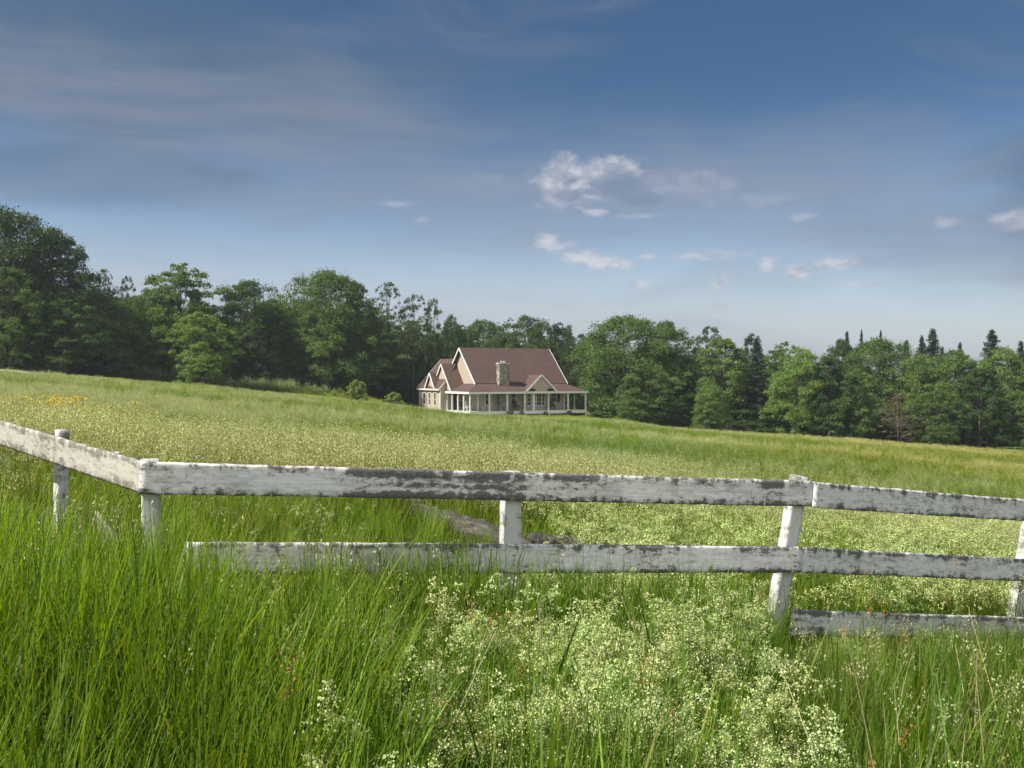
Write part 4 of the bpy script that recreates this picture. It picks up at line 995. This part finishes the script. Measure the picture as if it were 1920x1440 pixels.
# --- grass just behind the fence
X, Y = wedge(rng, 5.6, 16, 22, 1.2); fy = fence_y(X); u = X / Y
ok = Y > fy + .15
hz = .52 + .12 * fbm(X, Y, 1.5, 1.5, 31)
logd = np.hypot((X + .25) / 1.5, (Y - 9.6) / 1.6); hz *= np.where(logd < 1.3, .55 + .4 * np.clip(logd - .5, 0, 1), 1)
logd2 = np.abs((X + 1.2) * .80 + (Y - 12.2) * .6) 
hz *= 1 - .2 * sstep(u, .25, .5)
dens = rng.rand(len(X)); ok &= dens < (.95 - .45 * sstep(Y, 9, 16))
n = ok.sum(); tint = jit(rng, n, (1.15, 1.10, .9), .16, .06)
scatter('short_grass', T_mid, P3(X[ok], Y[ok], -.02), tint, hz[ok] / .55 * rng.uniform(.85, 1.15, n), 'green grass growing just behind the fence', 'grass', .08, 2)
# --- bedstraw in flower, in front of the fence
X, Y = wedge(rng, 2.0, 8.5, 60, .6); fy = fence_y(X); u = X / Y
w = np.exp(-((u - .025) / .20) ** 2) * 1.4 * sstep(fy - Y, .35, 1.2) * (1 - .8 * sstep(u, .22, .30))
w += .5 * np.exp(-((u - .33) / .05) ** 2) * np.exp(-((fy - Y - .25) / .3) ** 2) + .35 * np.exp(-((u - .50) / .05) ** 2) * sstep(Y, 4.2, 3.4)
w += .10 * np.exp(-((u + .09) / .08) ** 2) * sstep(fy - Y, .0, .5)
w *= sstep(fbm(X, Y, .55, .55, 41), .32, .52) * 1.35
ok = (Y < fy - .12) & (rng.rand(len(X)) < w); n = ok.sum()
scatter('bedstraw', T_bed, P3(X[ok], Y[ok], 0), jit(rng, n, (1, 1, .95), .10, .04), np.minimum(rng.uniform(.75, 1.18, n), top_limit(X[ok], Y[ok]) / .62 * rng.uniform(.85, 1.15, n)), 'frothy cream-flowered bedstraw crowding the middle foreground', 'wildflowers', .10, 3)
# --- bedstraw behind the fence, thick to the right
X, Y = wedge(rng, 6.5, 19, 26, 1.2); fy = fence_y(X); u = X / Y
w = sstep(u, -.01, .07) * (1 - .35 * sstep(u, .44, .56)) * (1 - sstep(Y, 13.5, 17)) + .12
w *= sstep(fbm(X, Y, 1.3, .9, 51), .30, .50); w *= np.where((Y < 11.5) & (u < .03), .12, 1); w *= np.where(np.hypot((X + .3) / 1.3, (Y - 9.8) / 2.2) < 1, .1, 1)
ok = (Y > fy + .35) & (rng.rand(len(X)) < w); n = ok.sum()
scatter('bedstraw', T_bed_small, P3(X[ok], Y[ok], 0), jit(rng, n, (1, 1, .92), .10, .04), rng.uniform(.95, 1.45, n), 'pale flowering bedstraw spread behind the right half of the fence', 'wildflowers', .10, 4)
# --- fine seeding grass: along the left rails and scattered in front
X, Y = wedge(rng, 3.0, 13, 30, 1.0); fy = fence_y(X); u = X / Y
w = .65 * np.exp(-((u + .42) / .16) ** 2) * np.exp(-((Y - fy + .15) / .7) ** 2) + .25 * np.exp(-((u + .18) / .15) ** 2) * np.exp(-((Y - fy + .2) / .5) ** 2) + .035 + .18 * sstep(u, .2, .35) * (Y < fy)
w += .12 * (Y > fy + .4) * sstep(-u, -.02, .1); w *= np.where(np.hypot((X + .3) / 1.4, (Y - 9.8) / 2.4) < 1, .15, 1)
ok = rng.rand(len(X)) < w; n = ok.sum()
low = np.where((Y < fy) & (u > .15), .78, 1.0)[ok]
scatter('seeding_grass', T_fine, P3(X[ok], Y[ok], 0), jit(rng, n, (1.05, 1.0, .9), .13, .05), np.where(Y[ok] < fy[ok] + .1, np.minimum(rng.uniform(1.1, 1.9, n) * low, 1.1 * top_limit(X[ok], Y[ok]) / .5 * np.where(X[ok] / Y[ok] < -.3, 2.1, 1)), rng.uniform(1.0, 1.4, n)), 'fine pale seeding grass brushing the left rails', 'grass', .12, 5)
X, Y = wedge(rng, 3.0, 9.5, .8, .5); ok = (Y < fence_y(X) + .4); n = ok.sum()
scatter('dock', T_rust, P3(X[ok], Y[ok], 0), jit(rng, n, (1, 1, 1), .1, .04), rng.uniform(.8, 1.25, n), 'rusty orange sorrel spikes dotted through the foreground grass', 'weeds', .1, 6)

# --- the meadow up to the wood
def zone_tint(X, Y, rng):
    """colour of the plants of each stand: green rye, straw-coloured bands, lime patches"""
    b = fbm(X * 1.0 + .25 * Y, Y, 26, 9, 61); c = fbm(X, Y, 9, 4.5, 71)
    t = np.ones((len(X), 3)) * (.98, 1.02, .86)
    gold = sstep(b, .50, .64); green = sstep(b, .46, .34)
    t = t * (1 - gold[:, None]) + gold[:, None] * np.array([1.12, 1.10, .95])
    t = t * (1 - green[:, None]) + green[:, None] * np.array([.76, .90, .66])
    t *= (.86 + .32 * c)[:, None]
    r = sstep(X / Y, .05, .4)[:, None] * sstep(Y, 12, 40)[:, None]; t = t * (1 - r) + t * np.array([1.18, 1.02, .82]) * r
    return t * (1 + rng.randn(len(X), 1) * .1), b
def outside(X, Y):
    """not on the mown lawn, house, sand, track, and not beyond the field edge"""
    lx, ly = to_local(X, Y)
    lawn = np.hypot((X - 5) / 24, (Y - 124) / 15) < .82
    hs = (lx > -4.5) & (lx < 16.5) & (ly > -3.6)
    u = X / Y; edge = np.interp(u, [-.6, -.5, -.37, -.3, -.1, .09, .16, .6], [88, 92, 101, 110, 116, 112, 113, 112])
    sand = np.hypot((X + 39.6) / 3.6, (Y - 78.5) / 4.2) < 1
    return ~(lawn | hs | sand) & (Y < edge)
A = []
for (y0, y1, d, s) in ((12, 26, 16, 1.0), (26, 50, 8.0, 1.1), (50, 82, 4.4, 1.25), (82, 118, 3.2, 1.4)):
    X, Y = wedge(rng, y0, y1, d, 4.0); ok = outside(X, Y); A.append((X[ok], Y[ok], np.full(ok.sum(), s)))
X, Y, S = [np.concatenate(q) for q in zip(*A)]
t, b = zone_tint(X, Y, rng)
seedy = rng.rand(len(X)) < (1 - .55 * sstep(Y, 18, 60)) * np.clip(.20 + 1.0 * sstep(b, .48, .66) + .6 * np.exp(-((Y - 15) / 4.5) ** 2) * sstep(-X / Y, -.3, .1), .12, .95)
hh = (.82 + .4 * fbm(X, Y, 3, 3, 81)); hh *= 1 + .45 * seedy * np.exp(-((Y - 14) / 5.0) ** 2) * sstep(-X / Y, -.3, .05); wd = hh * S; hh = hh * (1 - .2 * sstep(Y, 60, 100)) * (1 - .55 * sstep(Y, 66, 84) * sstep(-X / Y, .30, .38))
g_ = ~seedy
hh *= 1 - .45 * sstep(np.hypot((X - 5) / 24, (Y - 124) / 15), 1.35, .9)
scatter('meadow_grass', T_mid, P3(X[g_], Y[g_], -.02), t[g_] * (1.30, 1.10, 1.15), wd[g_] * 1.05, 'green meadow grass filling the field up to the wood', 'grass', .08, 7, zs=hh[g_] * .98)
scatter('seeding_grass', T_seed, P3(X[seedy], Y[seedy], -.02), t[seedy] * (.95, .98, .98) * (1 + np.exp(-((Y[seedy] - 15) / 7.0) ** 2)[:, None] * np.array([.05, .0, -.06])), wd[seedy] * 1.05, 'straw-coloured seeding grass in bands across the field', 'grass', .09, 8, zs=hh[seedy] * 1.05)
# yellow flowers up on the left
T_yel = [bedstraw(170 + i, 6, .5, 5, 5, .2, .024, 'yellow', .2) for i in range(3)]
X, Y = wedge(rng, 17, 30, 7, 0, -.5, -.30); w = np.exp(-(((X / Y) + .46) / .03) ** 2) + .35 * np.exp(-(((X / Y) + .40) / .03) ** 2); w *= np.exp(-((Y - 23.5) / 1.6) ** 2); ok = rng.rand(len(X)) < w * .6; n = ok.sum()
scatter('yellow_flowers', T_yel, P3(X[ok], Y[ok], .05), jit(rng, n, (1, 1, 1), .1, .03), rng.uniform(1.2, 1.6, n), 'patch of yellow wildflowers high in the left of the field', 'wildflowers', .1, 9)
# tall weeds in a row between the field and the trees
T_weed = [tuft(180 + i, 40, .3, 1.1, .022, .2, .3, 4, heads=8, hl=.4, per=30, headsize=.04, hspread=.04, blade='thin') for i in range(4)]
uu = rng.uniform(-.42, -.17, 420); uu[:140] = rng.uniform(-.30, -.22, 140); Y = np.interp(uu, [-.4, -.25, -.1], [111, 115, 120]) + rng.uniform(0, 4, 420); X = uu * Y
scatter('tall_weeds', T_weed, P3(X, Y), jit(rng, 420, (.85, 1.0, .8), .15, .05), rng.uniform(.35, 1.45, 420) * np.interp(uu, [-.42, -.36, -.22, -.17], [.5, 1, 1, .5]), 'row of tall pale weeds between the field and the left trees', 'weeds', .06, 10)
# lawn grass round the house
T_lawn = [tuft(190 + i, 40, .3, .14, .012, .3, .4, 3) for i in range(3)]
X = np.concatenate([rng.uniform(-20, 30, 9000), rng.uniform(-40, -9, 6000)]); Y = np.concatenate([rng.uniform(106, 136, 9000), rng.uniform(111, 129, 6000)]); lx, ly = to_local(X, Y); e = np.hypot((X - 5) / 24, (Y - 124) / 15)
strip = (np.abs(X / Y + .19) < .11) & (Y > 111); ok = ((e < .95) | strip) & ~((lx > -3) & (lx < 14.2) & (ly > -2.2) & (ly < 11)); n = ok.sum()
scatter('lawn_grass', T_lawn, P3(X[ok], Y[ok]), jit(rng, n, (1.9, 1.5, 1.1), .12, .05), rng.uniform(.9, 1.5, n), 'short mown lawn grass round the house', 'grass', .05, 11)
# undergrowth at the feet of the trees
U = [PROTO['bush'][0], PROTO['bush2'][0]]
uu = rng.uniform(-.62, .64, 430); Y = np.interp(uu, [-.62, -.5, -.3, -.1, -.05, .12, .16, .64], [101, 106, 122, 136, 144, 142, 122, 116]) + rng.uniform(0, 5, 430); X = uu * Y
o = scatter('undergrowth', U, P3(X, Y, -.1), jit(rng, 430, (1, 1, 1), .1, .05), rng.uniform(.35, .95, 430), 'dark undergrowth along the foot of the wood', 'undergrowth', .05, 12, zs=rng.uniform(.3, .95, 430))
o.color = (*GREEN['deep'], 1)
# the depth of the wood behind
Wd = [PROTO[q][0] for q in ('round1', 'round2', 'round3', 'tall2')]
uu = rng.uniform(-.75, .78, 330); Y = np.interp(uu, [-.75, -.5, -.3, -.12, 0, .09, .2, .78], [120, 126, 136, 148, 158, 152, 138, 134]) + rng.uniform(0, 26, 330)
near_row = np.arange(330) < 140; Y = np.where(near_row, np.interp(uu, [-.75, -.5, -.3, -.12, -.06, .09, .13, .2, .78], [106, 110, 127, 138, 146, 146, 132, 125, 121]) + rng.uniform(0, 6, 330), Y); X = uu * Y
sc_ = np.interp(uu, [-.75, -.5, -.4, -.25, -.08, 0, .1, .25, .5, .78], [1.0, .98, .82, .90, .92, .92, .88, .72, .64, .62]) * rng.uniform(.82, 1.0, 330) * np.where(near_row, rng.uniform(.5, .82, 330), 1)
o = scatter('woodland', Wd, P3(X, Y, -.1), jit(rng, 330, (1, 1, 1), .1, .05), rng.uniform(.7, 1.0, 330) * np.where(near_row, .85, 1), 'depth of the wood closing in behind the edge trees', 'wood', .03, 13, zs=sc_)
o.color = (*GREEN['deep'], 1)
# ------------------------------------------------------------------ thin summer haze in the air between the camera and the wood
m, k = mat('summer_haze')
k.t.links.new(k.n('ShaderNodeVolumePrincipled', {'Color': (.82, .90, 1.0, 1), 'Density': .00032, 'Anisotropy': .25}).outputs[0], k.n('ShaderNodeOutputMaterial').inputs[1])
o = MB().box(-960, 960, -130, 1660, -60, 45).build('haze', m)
tag(o, 'thin pale haze in the air', None, None, 'stuff')
sc.cycles.volume_bounces = 0
